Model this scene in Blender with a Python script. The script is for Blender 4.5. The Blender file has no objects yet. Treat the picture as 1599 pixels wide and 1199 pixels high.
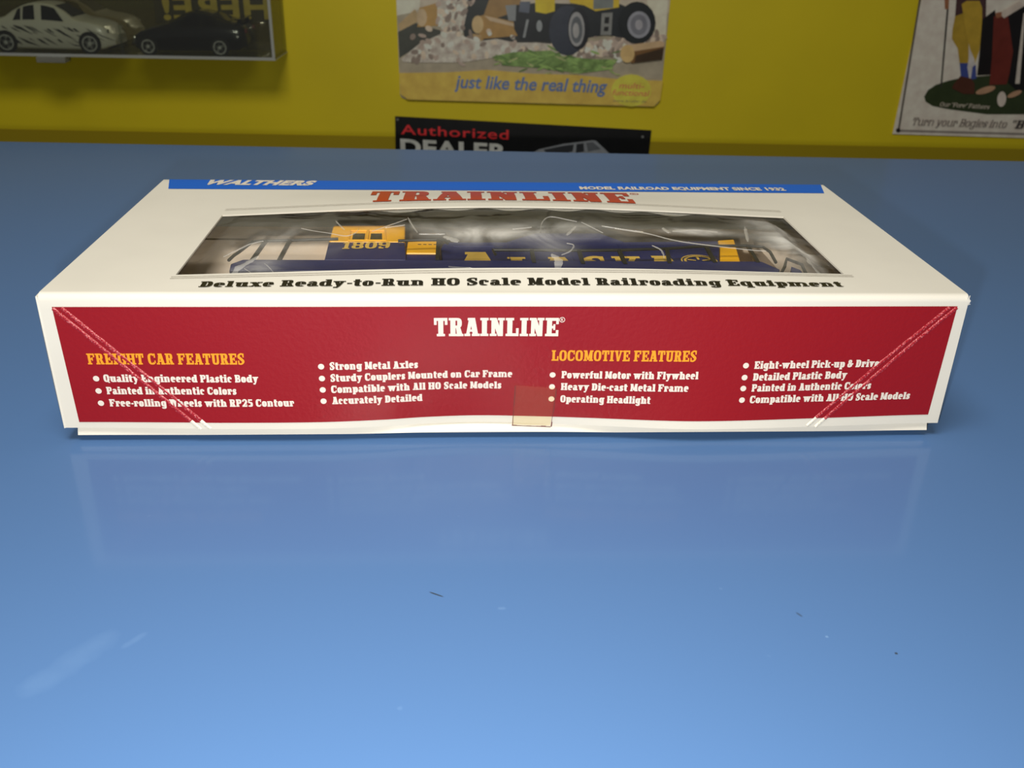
import bpy, bmesh, math, random
from mathutils import Vector, Matrix, noise
random.seed(4)
SC = bpy.context.scene
COL = SC.collection

# ---------------------------------------------------------------- camera
YAW, PITCH, ROLL = 0.05943, 0.46514, 0.02345
CAM = Vector((-0.01673, -0.27197, 0.15508))
def cam_axes():
    cy, sy, cp, sp = math.cos(YAW), math.sin(YAW), math.cos(PITCH), math.sin(PITCH)
    f = Vector((sy*cp, cy*cp, -sp)); r = Vector((cy, -sy, 0)); u = r.cross(f)
    cr_, sr_ = math.cos(ROLL), math.sin(ROLL)
    return cr_*r + sr_*u, -sr_*r + cr_*u, f
R_, U_, F_ = cam_axes()
cd = bpy.data.cameras.new('camera'); cam = bpy.data.objects.new('camera', cd); COL.objects.link(cam)
cam.matrix_world = Matrix(((R_.x, U_.x, -F_.x, CAM.x), (R_.y, U_.y, -F_.y, CAM.y), (R_.z, U_.z, -F_.z, CAM.z), (0, 0, 0, 1)))
cd.sensor_width = 36; cd.sensor_fit = 'HORIZONTAL'; cd.lens = 36*1463.85/1599
cd.clip_start = 0.01; cd.clip_end = 50
cd.dof.use_dof = True; cd.dof.focus_distance = 0.32; cd.dof.aperture_fstop = 30
SC.camera = cam

# ---------------------------------------------------------------- light
SC.view_settings.view_transform = 'Standard'; SC.view_settings.look = 'None'
SC.view_settings.exposure = 0.0; SC.view_settings.gamma = 1.0; SC.view_settings.use_curve_mapping = False
world = bpy.data.worlds.new('world'); SC.world = world; world.use_nodes = True
world.node_tree.nodes['Background'].inputs[0].default_value = (0.86, 0.94, 1.0, 1)
world.node_tree.nodes['Background'].inputs[1].default_value = 0.07
def area(name, loc, target, sx, sy, power, color):
    l = bpy.data.lights.new(name, 'AREA'); l.shape = 'RECTANGLE'; l.size = sx; l.size_y = sy; l.energy = power; l.color = color
    o = bpy.data.objects.new(name, l); COL.objects.link(o); o.location = loc
    o.rotation_euler = (Vector(target)-Vector(loc)).to_track_quat('-Z', 'Y').to_euler(); return o
area('counter_lamp', (-0.12, -0.2, 0.85), (0, 0.2, 0), 0.45, 0.3, 6.4, (1.0, 0.965, 0.91))
fl = bpy.data.lights.new('phone_flash', 'POINT'); fl.energy = 4.7; fl.shadow_soft_size = 0.004; fl.color = (1.0, 0.96, 0.88)
flo = bpy.data.objects.new('phone_flash', fl); COL.objects.link(flo); flo.location = CAM + R_*-0.016 + U_*-0.024 - F_*0.002

# ---------------------------------------------------------------- materials
def lin(c): c /= 255.0; return c/12.92 if c <= 0.04045 else ((c+0.055)/1.055)**2.4
MATS = {}
def M(name, rgb, rough=0.5, metal=0.0, spec=0.5, coat=0.0, var=0.0, vscale=60, bump=0.0, bscale=300, alpha=None):
    if name in MATS: return MATS[name]
    m = bpy.data.materials.new(name); m.use_nodes = True; MATS[name] = m
    nt = m.node_tree; b = nt.nodes['Principled BSDF']
    c = tuple(lin(v) for v in rgb) + (1,)
    b.inputs['Base Color'].default_value = c; b.inputs['Roughness'].default_value = rough
    b.inputs['Metallic'].default_value = metal; b.inputs['Specular IOR Level'].default_value = spec
    b.inputs['Coat Weight'].default_value = coat; b.inputs['Coat Roughness'].default_value = 0.12
    tc = nt.nodes.new('ShaderNodeTexCoord')
    if var:
        n = nt.nodes.new('ShaderNodeTexNoise'); n.inputs['Scale'].default_value = vscale; n.inputs['Detail'].default_value = 5
        nt.links.new(tc.outputs['Object'], n.inputs['Vector'])
        r = nt.nodes.new('ShaderNodeValToRGB'); r.color_ramp.elements[0].position = 0.3; r.color_ramp.elements[1].position = 0.7
        r.color_ramp.elements[0].color = tuple(v*(1-var) for v in c[:3]) + (1,); r.color_ramp.elements[1].color = tuple(min(1, v*(1+var)) for v in c[:3]) + (1,)
        nt.links.new(n.outputs['Fac'], r.inputs['Fac']); nt.links.new(r.outputs['Color'], b.inputs['Base Color'])
    if bump:
        n2 = nt.nodes.new('ShaderNodeTexNoise'); n2.inputs['Scale'].default_value = bscale; n2.inputs['Detail'].default_value = 4
        nt.links.new(tc.outputs['Object'], n2.inputs['Vector'])
        bp = nt.nodes.new('ShaderNodeBump'); bp.inputs['Strength'].default_value = bump; bp.inputs['Distance'].default_value = 0.001
        nt.links.new(n2.outputs['Fac'], bp.inputs['Height']); nt.links.new(bp.outputs['Normal'], b.inputs['Normal'])
    return m
def clear(name, tint=(255, 255, 255), gloss=0.1, haze=0.0, hazecol=(230, 230, 230), rough=0.05, bump=0.0, bscale=200, hvar=False, attr=None):
    """thin clear plastic: see-through with a gloss and a whitish haze, which on the bag paints bright patches in"""
    m = bpy.data.materials.new(name); m.use_nodes = True; nt = m.node_tree; nt.nodes.clear()
    o = nt.nodes.new('ShaderNodeOutputMaterial'); t = nt.nodes.new('ShaderNodeBsdfTransparent'); g = nt.nodes.new('ShaderNodeBsdfGlossy'); d = nt.nodes.new('ShaderNodeBsdfDiffuse')
    t.inputs[0].default_value = tuple(lin(v) for v in tint) + (1,); g.inputs['Roughness'].default_value = rough
    d.inputs[0].default_value = tuple(lin(v) for v in hazecol) + (1,)
    m1 = nt.nodes.new('ShaderNodeMixShader'); m2 = nt.nodes.new('ShaderNodeMixShader')
    m1.inputs[0].default_value = haze
    tc = nt.nodes.new('ShaderNodeTexCoord')
    if hvar:
        n = nt.nodes.new('ShaderNodeTexNoise'); n.inputs['Scale'].default_value = 45; n.inputs['Detail'].default_value = 6; n.inputs['Distortion'].default_value = 1.5
        nt.links.new(tc.outputs['Object'], n.inputs['Vector'])
        mr = nt.nodes.new('ShaderNodeMapRange'); mr.inputs[1].default_value = 0.48; mr.inputs[2].default_value = 0.75; mr.inputs[3].default_value = haze*0.25; mr.inputs[4].default_value = min(1, haze*2.6)
        nt.links.new(n.outputs['Fac'], mr.inputs[0]); src = mr.outputs[0]
        if attr:
            at = nt.nodes.new('ShaderNodeAttribute'); at.attribute_name = attr
            ad = nt.nodes.new('ShaderNodeMath'); ad.operation = 'ADD'; ad.use_clamp = True
            mm_ = nt.nodes.new('ShaderNodeMath'); mm_.operation = 'MULTIPLY'; nv = nt.nodes.new('ShaderNodeMapRange'); nv.inputs[1].default_value = .3; nv.inputs[2].default_value = .7; nv.inputs[3].default_value = .35; nv.inputs[4].default_value = 1.6
            nt.links.new(n.outputs['Fac'], nv.inputs[0]); nt.links.new(nv.outputs[0], mm_.inputs[0]); nt.links.new(at.outputs['Fac'], mm_.inputs[1])
            nt.links.new(src, ad.inputs[0]); nt.links.new(mm_.outputs[0], ad.inputs[1]); src = ad.outputs[0]
        nt.links.new(src, m1.inputs[0])
    fr = nt.nodes.new('ShaderNodeFresnel'); fr.inputs[0].default_value = 1.45
    mu = nt.nodes.new('ShaderNodeMath'); mu.operation = 'MULTIPLY'; mu.inputs[1].default_value = gloss*10
    mu.use_clamp = True
    nt.links.new(fr.outputs[0], mu.inputs[0]); nt.links.new(mu.outputs[0], m2.inputs[0])
    nt.links.new(t.outputs[0], m1.inputs[1]); nt.links.new(d.outputs[0], m1.inputs[2])
    nt.links.new(m1.outputs[0], m2.inputs[1]); nt.links.new(g.outputs[0], m2.inputs[2]); nt.links.new(m2.outputs[0], o.inputs[0])
    if bump:
        n2 = nt.nodes.new('ShaderNodeTexNoise'); n2.inputs['Scale'].default_value = bscale; n2.inputs['Detail'].default_value = 3
        nt.links.new(tc.outputs['Object'], n2.inputs['Vector'])
        bp = nt.nodes.new('ShaderNodeBump'); bp.inputs['Strength'].default_value = bump; bp.inputs['Distance'].default_value = 0.001
        nt.links.new(n2.outputs['Fac'], bp.inputs['Height']); nt.links.new(bp.outputs['Normal'], g.inputs['Normal']); nt.links.new(bp.outputs['Normal'], fr.inputs['Normal'])
    MATS[name] = m
    return m

# ---------------------------------------------------------------- mesh helpers
class MB:
    def __init__(s): s.v = []; s.f = []; s.mi = []; s.cur = 0
    def add(s, vs, fs):
        k = len(s.v); s.v += [Vector(v) for v in vs]; s.f += [[i+k for i in f] for f in fs]; s.mi += [s.cur]*len(fs)
    def box(s, x0, x1, y0, y1, z0, z1):
        s.add([(x0,y0,z0),(x1,y0,z0),(x1,y1,z0),(x0,y1,z0),(x0,y0,z1),(x1,y0,z1),(x1,y1,z1),(x0,y1,z1)],
              [(3,2,1,0),(4,5,6,7),(0,1,5,4),(1,2,6,5),(2,3,7,6),(3,0,4,7)])
    def prism(s, pts, fn, a, b):
        """polygon pts (u,v), fn(u,v,w)->3D, from w=a to w=b"""
        n = len(pts); s.add([fn(u,v,a) for u,v in pts]+[fn(u,v,b) for u,v in pts],
              [list(range(n))[::-1], list(range(n,2*n))]+[(i,(i+1)%n,n+(i+1)%n,n+i) for i in range(n)])
    def poly(s, pts3): s.add(pts3, [list(range(len(pts3)))])
    def grid(s, fn, us, vs, skip=None):
        nu, nv = len(us), len(vs)
        s.add([fn(u,v) for v in vs for u in us],
              [(j*nu+i, j*nu+i+1, (j+1)*nu+i+1, (j+1)*nu+i) for j in range(nv-1) for i in range(nu-1) if not (skip and skip((us[i]+us[i+1])/2, (vs[j]+vs[j+1])/2))])
    def tube(s, pts, r, k=8):
        pts = [Vector(p) for p in pts]; rings = []
        for i, p in enumerate(pts):
            d = (pts[min(i+1,len(pts)-1)]-pts[max(i-1,0)]).normalized()
            a = d.cross(Vector((0,0,1)) if abs(d.z) < .9 else Vector((1,0,0))).normalized(); b = d.cross(a)
            rings.append([p+a*r*math.cos(2*math.pi*q/k)+b*r*math.sin(2*math.pi*q/k) for q in range(k)])
        n = len(pts)
        fs = [(i*k+q, i*k+(q+1)%k, (i+1)*k+(q+1)%k, (i+1)*k+q) for i in range(n-1) for q in range(k)]
        s.add([v for r_ in rings for v in r_], fs+[list(range(k))[::-1], list(range((n-1)*k, n*k))])
    def lathe(s, prof, c, ax, k=28):
        """prof: (radius, along axis); ax 'x','y','z'"""
        def P(r, h, a):
            q = (r*math.cos(a), r*math.sin(a))
            o = {'x': (h,q[0],q[1]), 'y': (q[0],h,q[1]), 'z': (q[0],q[1],h)}[ax]
            return (c[0]+o[0], c[1]+o[1], c[2]+o[2])
        n = len(prof)
        s.add([P(r,h,2*math.pi*i/k) for r,h in prof for i in range(k)],
              [(j*k+i, j*k+(i+1)%k, (j+1)*k+(i+1)%k, (j+1)*k+i) for j in range(n-1) for i in range(k)]+[list(range(k)), list(range((n-1)*k, n*k))])
    def build(s, name, mat, parent=None, smooth=False, bevel=0.0, solid=0.0, sub=0, weld=0.0, angle=40):
        me = bpy.data.meshes.new(name); off = Vector((0,0,0))
        if parent is not None: off = ORG.get(parent.name, Vector((0,0,0)))
        me.from_pydata([v-off for v in s.v], [], s.f)
        for m in (mat if isinstance(mat, (list, tuple)) else [mat]): me.materials.append(m)
        me.polygons.foreach_set('material_index', s.mi)
        o = bpy.data.objects.new(name, me); COL.objects.link(o)
        bm = bmesh.new(); bm.from_mesh(me)
        if weld: bmesh.ops.remove_doubles(bm, verts=bm.verts, dist=weld)
        if not getattr(s, 'keep', False): bmesh.ops.recalc_face_normals(bm, faces=bm.faces)
        bm.to_mesh(me); bm.free()
        if smooth:
            me.polygons.foreach_set('use_smooth', [True]*len(me.polygons))
            if hasattr(me, 'set_sharp_from_angle'): me.set_sharp_from_angle(angle=math.radians(angle))
        if bevel:
            b = o.modifiers.new('bevel', 'BEVEL'); b.width = bevel; b.segments = 3; b.limit_method = 'ANGLE'
        if solid:
            d = o.modifiers.new('solid', 'SOLIDIFY'); d.thickness = solid; d.offset = -1
        if solid and smooth: o.modifiers.new('split', 'EDGE_SPLIT').split_angle = math.radians(50)
        if sub:
            d = o.modifiers.new('sub', 'SUBSURF'); d.levels = sub; d.render_levels = sub
        if parent is not None:
            o.parent = parent; ORG[o.name] = off
        return o
ORG = {}
def thing(name, label, cat, loc=(0,0,0), rz=0.0, group=None, local=False):
    """local: parts are modelled in the thing's own frame; otherwise in room coordinates"""
    o = bpy.data.objects.new(name, None); COL.objects.link(o); o.empty_display_size = .02
    o.location = loc; o.rotation_euler = (0,0,rz); o['label'] = label; o['category'] = cat
    if group: o['group'] = group
    ORG[o.name] = Vector((0,0,0)) if local else Vector(loc)
    return o
def struct(o): o['kind'] = 'structure'; return o
def lerp(a, b, t): return a+(b-a)*t
def spline(KX, KA, x):
    x = min(max(x, KX[0]), KX[-1]); n = len(KX); i = 0
    while i < n-2 and x >= KX[i+1]: i += 1
    h = KX[i+1]-KX[i]; t = (x-KX[i])/h
    m = lambda j: 0 if j <= 0 or j >= n-1 else (KA[j+1]-KA[j-1])/(KX[j+1]-KX[j-1])
    a, b = KA[i], KA[i+1]
    return (2*t**3-3*t*t+1)*a+(t**3-2*t*t+t)*h*m(i)+(-2*t**3+3*t*t)*b+(t**3-t*t)*h*m(i+1)

# ---------------------------------------------------------------- lettering
def slab(ch, s=.26, t=.15, e=.09):
    """one heavy slab-serif letter as flat polygons, cap height 1; returns (polygons, advance)"""
    P = []; X = .74
    def rc(x0,y0,x1,y1): P.append([(x0,y0),(x1,y0),(x1,y1),(x0,y1)])
    def stem(x,y0,y1,b='lr',u='lr',sw=None):
        w = sw or s; rc(x,y0,x+w,y1)
        if b: rc(x-(e if 'l' in b else 0),y0,x+w+(e if 'r' in b else 0),y0+t*.85)
        if u: rc(x-(e if 'l' in u else 0),y1-t*.85,x+w+(e if 'r' in u else 0),y1)
    def ring(x0,y0,x1,y1,sx=None,ty=None,a0=0,a1=360,p=2.7):
        sx = s if sx is None else sx; ty = t*.9 if ty is None else ty
        cx, cy, rx, ry = (x0+x1)/2, (y0+y1)/2, (x1-x0)/2, (y1-y0)/2
        n = max(6, int(abs(a1-a0)/15))
        def q(a, rx, ry):
            c, d = math.cos(math.radians(a)), math.sin(math.radians(a))
            return (cx+rx*math.copysign(abs(c)**(2/p), c), cy+ry*math.copysign(abs(d)**(2/p), d))
        for i in range(n):
            a, b = a0+(a1-a0)*i/n, a0+(a1-a0)*(i+1)/n
            P.append([q(a,rx,ry), q(b,rx,ry), q(b,max(rx-sx,.02),max(ry-ty,.02)), q(a,max(rx-sx,.02),max(ry-ty,.02))])
    def bowl(x0,y0,x1,y1):
        xm = x1-min((y1-y0)*.5, (x1-x0)*.6); rc(x0,y0,xm+.01,y0+t*.9); rc(x0,y1-t*.9,xm+.01,y1)
        ring(2*xm-x1,y0,x1,y1,s,t*.9,-90,90)
    def quad(*q): P.append(list(q))
    def snake(pts, ws):
        n = 30; C = []
        for i in range(n+1):
            u = i/n*(len(pts)-1); k = list(range(len(pts)))
            C.append((spline(k,[a for a,_ in pts],u), spline(k,[b for _,b in pts],u), spline(k,ws,u)))
        L = []
        for i, (x,y,w) in enumerate(C):
            a, b = C[max(i-1,0)], C[min(i+1,n)]; dx, dy = b[0]-a[0], b[1]-a[1]; l = math.hypot(dx,dy) or 1
            L.append(((x-dy/l*w/2, y+dx/l*w/2), (x+dy/l*w/2, y-dx/l*w/2)))
        for i in range(n): P.append([L[i][0], L[i][1], L[i+1][1], L[i+1][0]])
    def ess(w, h):
        snake([(w-.1,h*.72),(w*.76,h-t*.45),(w*.42,h-t*.45),(s*.5,h*.72),(w*.5,h*.5),(w-s*.5,h*.28),(w*.58,t*.45),(w*.24,t*.45),(.1,h*.28)],
              [t*.7,t,t,s*.95,s,s*.95,t,t,t*.7])
        rc(w-.17,h*.64,w-.04,h); rc(.04,0,.17,h*.36)
    W = .76
    if ch == ' ': return P, .34
    if ch in 'EF':
        stem(e,0,1,'l' if ch=='E' else 'lr','l'); rc(e,1-t,W,1); rc(W-.15,.66,W,1); rc(e+s,.5-t*.45,W-.2,.5+t*.45); rc(W-.3,.34,W-.19,.66)
        if ch == 'E': rc(e,0,W,t); rc(W-.15,0,W,.34)
        return P, W+.08
    if ch == 'T':
        rc(0,1-t,W,1); rc(0,.62,.15,1); rc(W-.15,.62,W,1); stem(W/2-s/2,0,1,'lr',''); return P, W+.07
    if ch in 'RPBD':
        stem(e,0,1,'lr' if ch in 'RP' else 'l','l')
        if ch == 'R':
            bowl(e,.44,W-.02,1); quad((e+s+.02,.52),(e+s+.26,.52),(W+.04,0),(W-s+.0,0)); rc(W-.2,0,W+.07,t*.8); return P, W+.13
        if ch == 'P': bowl(e,.4,W,1); return P, W+.06
        if ch == 'B': bowl(e,.46,W-.03,1); bowl(e,0,W,.56); return P, W+.08
        bowl(e,0,W+.02,1); return P, W+.1
    if ch == 'A':
        w = .84; c = w/2
        quad((.07,0),(.07+s*.62,0),(c+.06,1),(c-.16,1)); quad((w-.07-s,0),(w-.05,0),(c+.17,1),(c-.12,1)); rc(.2,.24,w-.24,.24+t*.8)
        rc(-.01,0,.09+s*.62+.06,t*.85); rc(w-.07-s-.07,0,w+.02,t*.85); rc(c-.24,1-t*.85,c+.17,1); return P, w+.05
    if ch in 'IJ': stem(e,0,1); return P, s+2*e+.07
    if ch == 'l': stem(e,0,1,'lr','l'); return P, s+2*e+.05
    if ch == 'N':
        w = .84; stem(e,0,1,'lr','l',s*.72); stem(w-e-s*.72,0,1,'','lr',s*.72); quad((e,1),(e+s,1),(w-e,0),(w-e-s,0)); return P, w+.06
    if ch == 'M':
        w = 1.02; stem(e,0,1,'lr','l',s*.75); stem(w-e-s,0,1,'lr','r'); quad((e,1),(e+s*1.05,1),(w/2+.05,.1),(w/2-.1,.1)); quad((w-e-s,1),(w-e,1),(w/2+.08,.1),(w/2-.07,.1)); return P, w+.06
    if ch == 'L':
        stem(e,0,1,'l','lr'); rc(e,0,W-.02,t); rc(W-.17,0,W-.02,.44); return P, W+.05
    if ch == 'H':
        w = .9; stem(e,0,1); stem(w-e-s,0,1); rc(e+s,.5-t*.45,w-e-s,.5+t*.45); return P, w+.06
    if ch == 'U':
        w = .84; rc(e,.3,e+s,1); rc(w-e-s*.8,.3,w-e,1); ring(e,-.01,w-e,.62,s*.9,t,180,360); rc(0,1-t*.85,s+2*e,1); rc(w-s-2*e+.04,1-t*.85,w,1); return P, w+.05
    if ch in 'OQ0':
        w = .8 if ch != '0' else .72; ring(0,-.01,w,1.01,s,t*.95)
        if ch == 'Q': quad((w*.45,.2),(w*.68,.25),(w+.02,-.12),(w-.2,-.12))
        return P, w+.07
    if ch in 'CG':
        w = .78; ring(0,-.01,w,1.01,s,t*.95,42,318); rc(w-.15,.62,w-.02,1.0)
        if ch == 'G': rc(w-s-.03,.02,w-.03,.46); rc(w-s-.1,.38,w+.04,.38+t*.8)
        else: rc(w-.15,.14,w-.03,.36)
        return P, w+.07
    if ch == 'S': ess(.7,1); return P, .77
    if ch in 'VW':
        d = .5 if ch == 'W' else 0; w = .82
        for k in ((0, .42) if d else (0,)):
            quad((k+.06,1),(k+.06+s,1),(k+w/2+.07-(.06 if d else 0),0),(k+w/2-.13,0)); quad((k+w-.05-s*.65-(.16 if d else 0),1),(k+w-.06-(.16 if d else 0),1),(k+w/2+.1-(.06 if d else 0),0),(k+w/2-.08,0))
        rc(0,1-t*.85,s+.14,1); rc(w+(.26 if d else 0)-.06-s,1-t*.85,w+(.26 if d else 0)+.02,1); return P, w+(.3 if d else .05)
    if ch == 'K':
        w = .84; stem(e,0,1); quad((e+s-.02,.4),(e+s+.16,.4),(w-.05,1),(w-.25,1)); quad((e+s+.0,.56),(e+s+.2,.62),(w+.02,0),(w-s-.02,0)); rc(w-.36,0,w+.06,t*.85); rc(w-.36,1-t*.85,w+.02,1); return P, w+.1
    if ch == '1': stem(.14,0,1,'lr',''); quad((0,.72),(.14,.8),(.14,1),(.06,.86)); return P, s+.34
    if ch == '8': ring(.03,.47,.69,1.01,s*.92,t*.85); ring(0,-.01,.72,.57,s,t*.9); return P, .8
    if ch == '9': ring(0,.38,.72,1.01,s,t*.9); ring(0,-.01,.72,1.01,s,t*.9,-60,70); rc(.1,0,.36,t); rc(.06,.0,.22,.3); return P, .8
    if ch == '2': snake([(.14,.68),(.22,.9),(.5,.92),(.6,.68),(.4,.36),(.12,.08)],[s*.8,t,t,s*.95,s*.8,t*1.2]); rc(.03,0,.7,t); rc(.58,0,.7,.34); return P, .78
    if ch == '3': ring(.02,.46,.68,1.01,s,t*.85,-90,150); ring(0,-.01,.72,.56,s,t*.9,-150,90); return P, .78
    if ch == '5': rc(.1,1-t,.66,1); rc(.1,.5,.1+t,1); ring(.0,-.01,.72,.66,s,t*.9,-150,140); return P, .79
    if ch == '-': rc(.05,.3,.36,.3+t); return P, .42
    if ch == '.': rc(.04,0,.04+s*.8,.2); return P, s+.1
    if ch == '"': rc(.02,.68,.12,1); rc(.2,.68,.3,1); return P, .38
    if ch == '&': ring(.08,.5,.6,1.01,s*.8,t*.85); ring(0,-.01,.64,.58,s*.9,t*.9); rc(.5,.36,.82,.36+t); quad((.5,.44),(.74,.44),(.66,.1),(.5,.1)); return P, .88
    # lower case
    if ch == 'a':
        w = .62; rc(w-s-.03,.06,w-.03,X*.66); ring(.03,X*.2,w-.03,X+.01,s,t*.85,0,165); ring(0,-.01,w-.1,X*.6,s*.85,t*.8); rc(w-.06,0,w+.08,t*.85); rc(w-s-.03,0,w-.03,.2); return P, w+.11
    if ch in 'bh':
        stem(e,0,1,'lr' if ch=='h' else '','l')
        if ch == 'b': ring(e,-.01,.72,X+.01,s,t*.85); return P, .78
        ring(e,X*.1,.76,X+.01,s*.95,t*.85,0,160); rc(.76-s*.95,.0,.76,X*.56); rc(.76-s-e*.7,0,.76+e,t*.85); return P, .9
    if ch in 'nmu':
        if ch == 'u':
            rc(e,.25,e+s,X); rc(0,X-t*.85,e+s,X); stem(.76-s,0,X,'r','l'); ring(e,-.01,.76,X*.8,s*.9,t*.9,180,300); return P, .88
        stem(e,0,X,'lr','l'); k = .76
        for j in range(2 if ch == 'm' else 1):
            x1 = k+.45*j; x0 = e+.45*j
            ring(x0,X*.1,x1,X+.01,s*.88,t*.85,0,165); rc(x1-s*.88,0,x1,X*.56)
            if j: rc(x0+.1,X-t*1.15,(x0+x1)/2,X-.01); rc(x1-s-e*.6,0,x1+e,t*.85)
        return P, x1+.15
    if ch == 'c': w = .62; ring(0,-.01,w,X+.01,s,t*.85,55,312); rc(w-s*.8-.02,X*.58,w-.02,X*.86); return P, w+.06
    if ch == 'e': w = .66; ring(0,-.01,w,X+.01,s,t*.85,0,315); rc(.1,X*.42,w-.02,X*.42+t*.7); return P, w+.06
    if ch in 'dq':
        if ch == 'd': stem(.72-s,0,1,'r','l')
        else: stem(.72-s,-.26,X,'lr','')
        ring(0,-.01,.72,X+.01,s,t*.85); return P, .84
    if ch == 'p': stem(e,-.26,X,'lr','l'); ring(e,-.01,.74,X+.01,s,t*.85); return P, .8
    if ch == 'g': ring(0,.02,.7,X+.01,s,t*.85); rc(.7-s,-.05,.7,X); rc(.6,X-t*.85,.78,X); ring(.02,-.3,.7,.3,s,t*.85,195,360); return P, .82
    if ch == 'f': rc(e,0,e+s,.8); rc(0,0,e+s+e,t*.85); ring(e,.5,.62,1.01,s,t*.85,60,180); rc(0,X-t*.85,.46,X); return P, .52
    if ch in 'ij': stem(e,0,X,'lr','l'); rc(e,X+.07,e+s,1.02); return P, s+2*e+.05
    if ch == 'k': stem(e,0,1,'lr','l'); quad((e+s,.28),(e+s+.16,.28),(.74,X),(.54,X)); quad((e+s+.04,.4),(e+s+.2,.5),(.8,0),(.54,0)); rc(.46,0,.84,t*.8); rc(.46,X-t*.8,.8,X); return P, .9
    if ch == 'o': w = .68; ring(0,-.01,w,X+.01,s,t*.85); return P, w+.07
    if ch == 'r': stem(e,0,X,'lr','l'); ring(e,X*.1,.72,X+.01,s,t*.9,62,150); rc(.44,X*.52,.62,X*.9); return P, .68
    if ch == 's': ess(.56,X); return P, .63
    if ch == 't': rc(e,.1,e+s,.95); ring(e,-.01,.6,.5,s*.9,t*.9,180,310); rc(0,X-t*.85,.5,X); return P, .56
    if ch in 'vwy':
        w = .74; d = ch == 'w'
        for k in ((0,.4) if d else (0,)):
            quad((k+.05,X),(k+.05+s,X),(k+w/2+.06,0),(k+w/2-.13,0)); quad((k+w-.06-s*.7,X),(k+w-.05,X),(k+w/2+.08,0),(k+w/2-.08,0))
        o = .4 if d else 0
        rc(-.01,X-t*.8,s+.12,X); rc(o+w-.1-s,X-t*.8,o+w+.02,X)
        if ch == 'y': quad((w/2-.1,.06),(w/2+.08,0),(w/2-.06,-.26),(w/2-.2,-.2)); rc(.04,-.28,w/2-.06,-.28+t)
        return P, o+w+.05
    if ch == 'x': w = .74; quad((.05,X),(.08+s,X),(w-.03,0),(w-.06-s,0)); quad((w-.2,X),(w-.06,X),(.2,0),(.05,0)); rc(-.01,0,.3,t*.8); rc(w-.4,0,w+.02,t*.8); rc(-.01,X-t*.8,.4,X); rc(w-.3,X-t*.8,w+.02,X); return P, w+.06
    return P, .5
def slab_line(txt, **k):
    out = []; x = 0
    for ch in txt:
        ps, a = slab(ch, **k); out += [[(u+x, v) for u, v in p] for p in ps]; x += a
    return out, x-.06
def sans_line(txt, bold=0.0, space=1.0):
    c = bpy.data.curves.new('lettering', 'FONT'); c.body = txt; c.size = 1.0; c.offset = bold; c.space_character = space; c.resolution_u = 4
    o = bpy.data.objects.new('lettering', c); COL.objects.link(o)
    me = o.to_mesh(); vs = [(v.co.x, v.co.y) for v in me.vertices]; fs = [list(p.vertices) for p in me.polygons]
    o.to_mesh_clear(); bpy.data.objects.remove(o); bpy.data.curves.remove(c)
    x0 = min(v[0] for v in vs); x1 = max(v[0] for v in vs); k = 1/0.72
    return [[((vs[i][0]-x0)*k, vs[i][1]*k) for i in f] for f in fs], (x1-x0)*k
def cut(p, n, lo=-.3, hi=1.05):
    """slice a flat polygon into n level bands so print can follow a curved card"""
    out = []
    def half(q, y, s):
        r = []
        for i, a in enumerate(q):
            c = q[(i+1) % len(q)]; ia, ic = s*(a[1]-y) >= 0, s*(c[1]-y) >= 0
            if ia: r.append(a)
            if ia != ic: t = (y-a[1])/(c[1]-a[1]); r.append((a[0]+t*(c[0]-a[0]), y))
        return r
    for k in range(n):
        q = half(p, lo+(hi-lo)*k/n, 1)
        q = half(q, lo+(hi-lo)*(k+1)/n, -1) if len(q) > 2 else []
        if len(q) > 2: out.append(q)
    return out
def lay(mb, polys_w, fn, p0, p1, h, shear=0.0, bands=1):
    """stand a line of lettering on the baseline p0-p1 of the surface fn(u,v)"""
    polys, w = polys_w
    if bands > 1: polys = [q for p in polys for q in cut(p, bands)]
    for i, p in enumerate(polys):            # strokes of a letter overlap: each lies a hair above the one before
        d = (i % 24)*2.5e-6
        mb.poly([fn(lerp(p0[0],p1[0],u/w)+shear*v*h, lerp(p0[1],p1[1],u/w)+v*h, d) for u, v in p])
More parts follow.
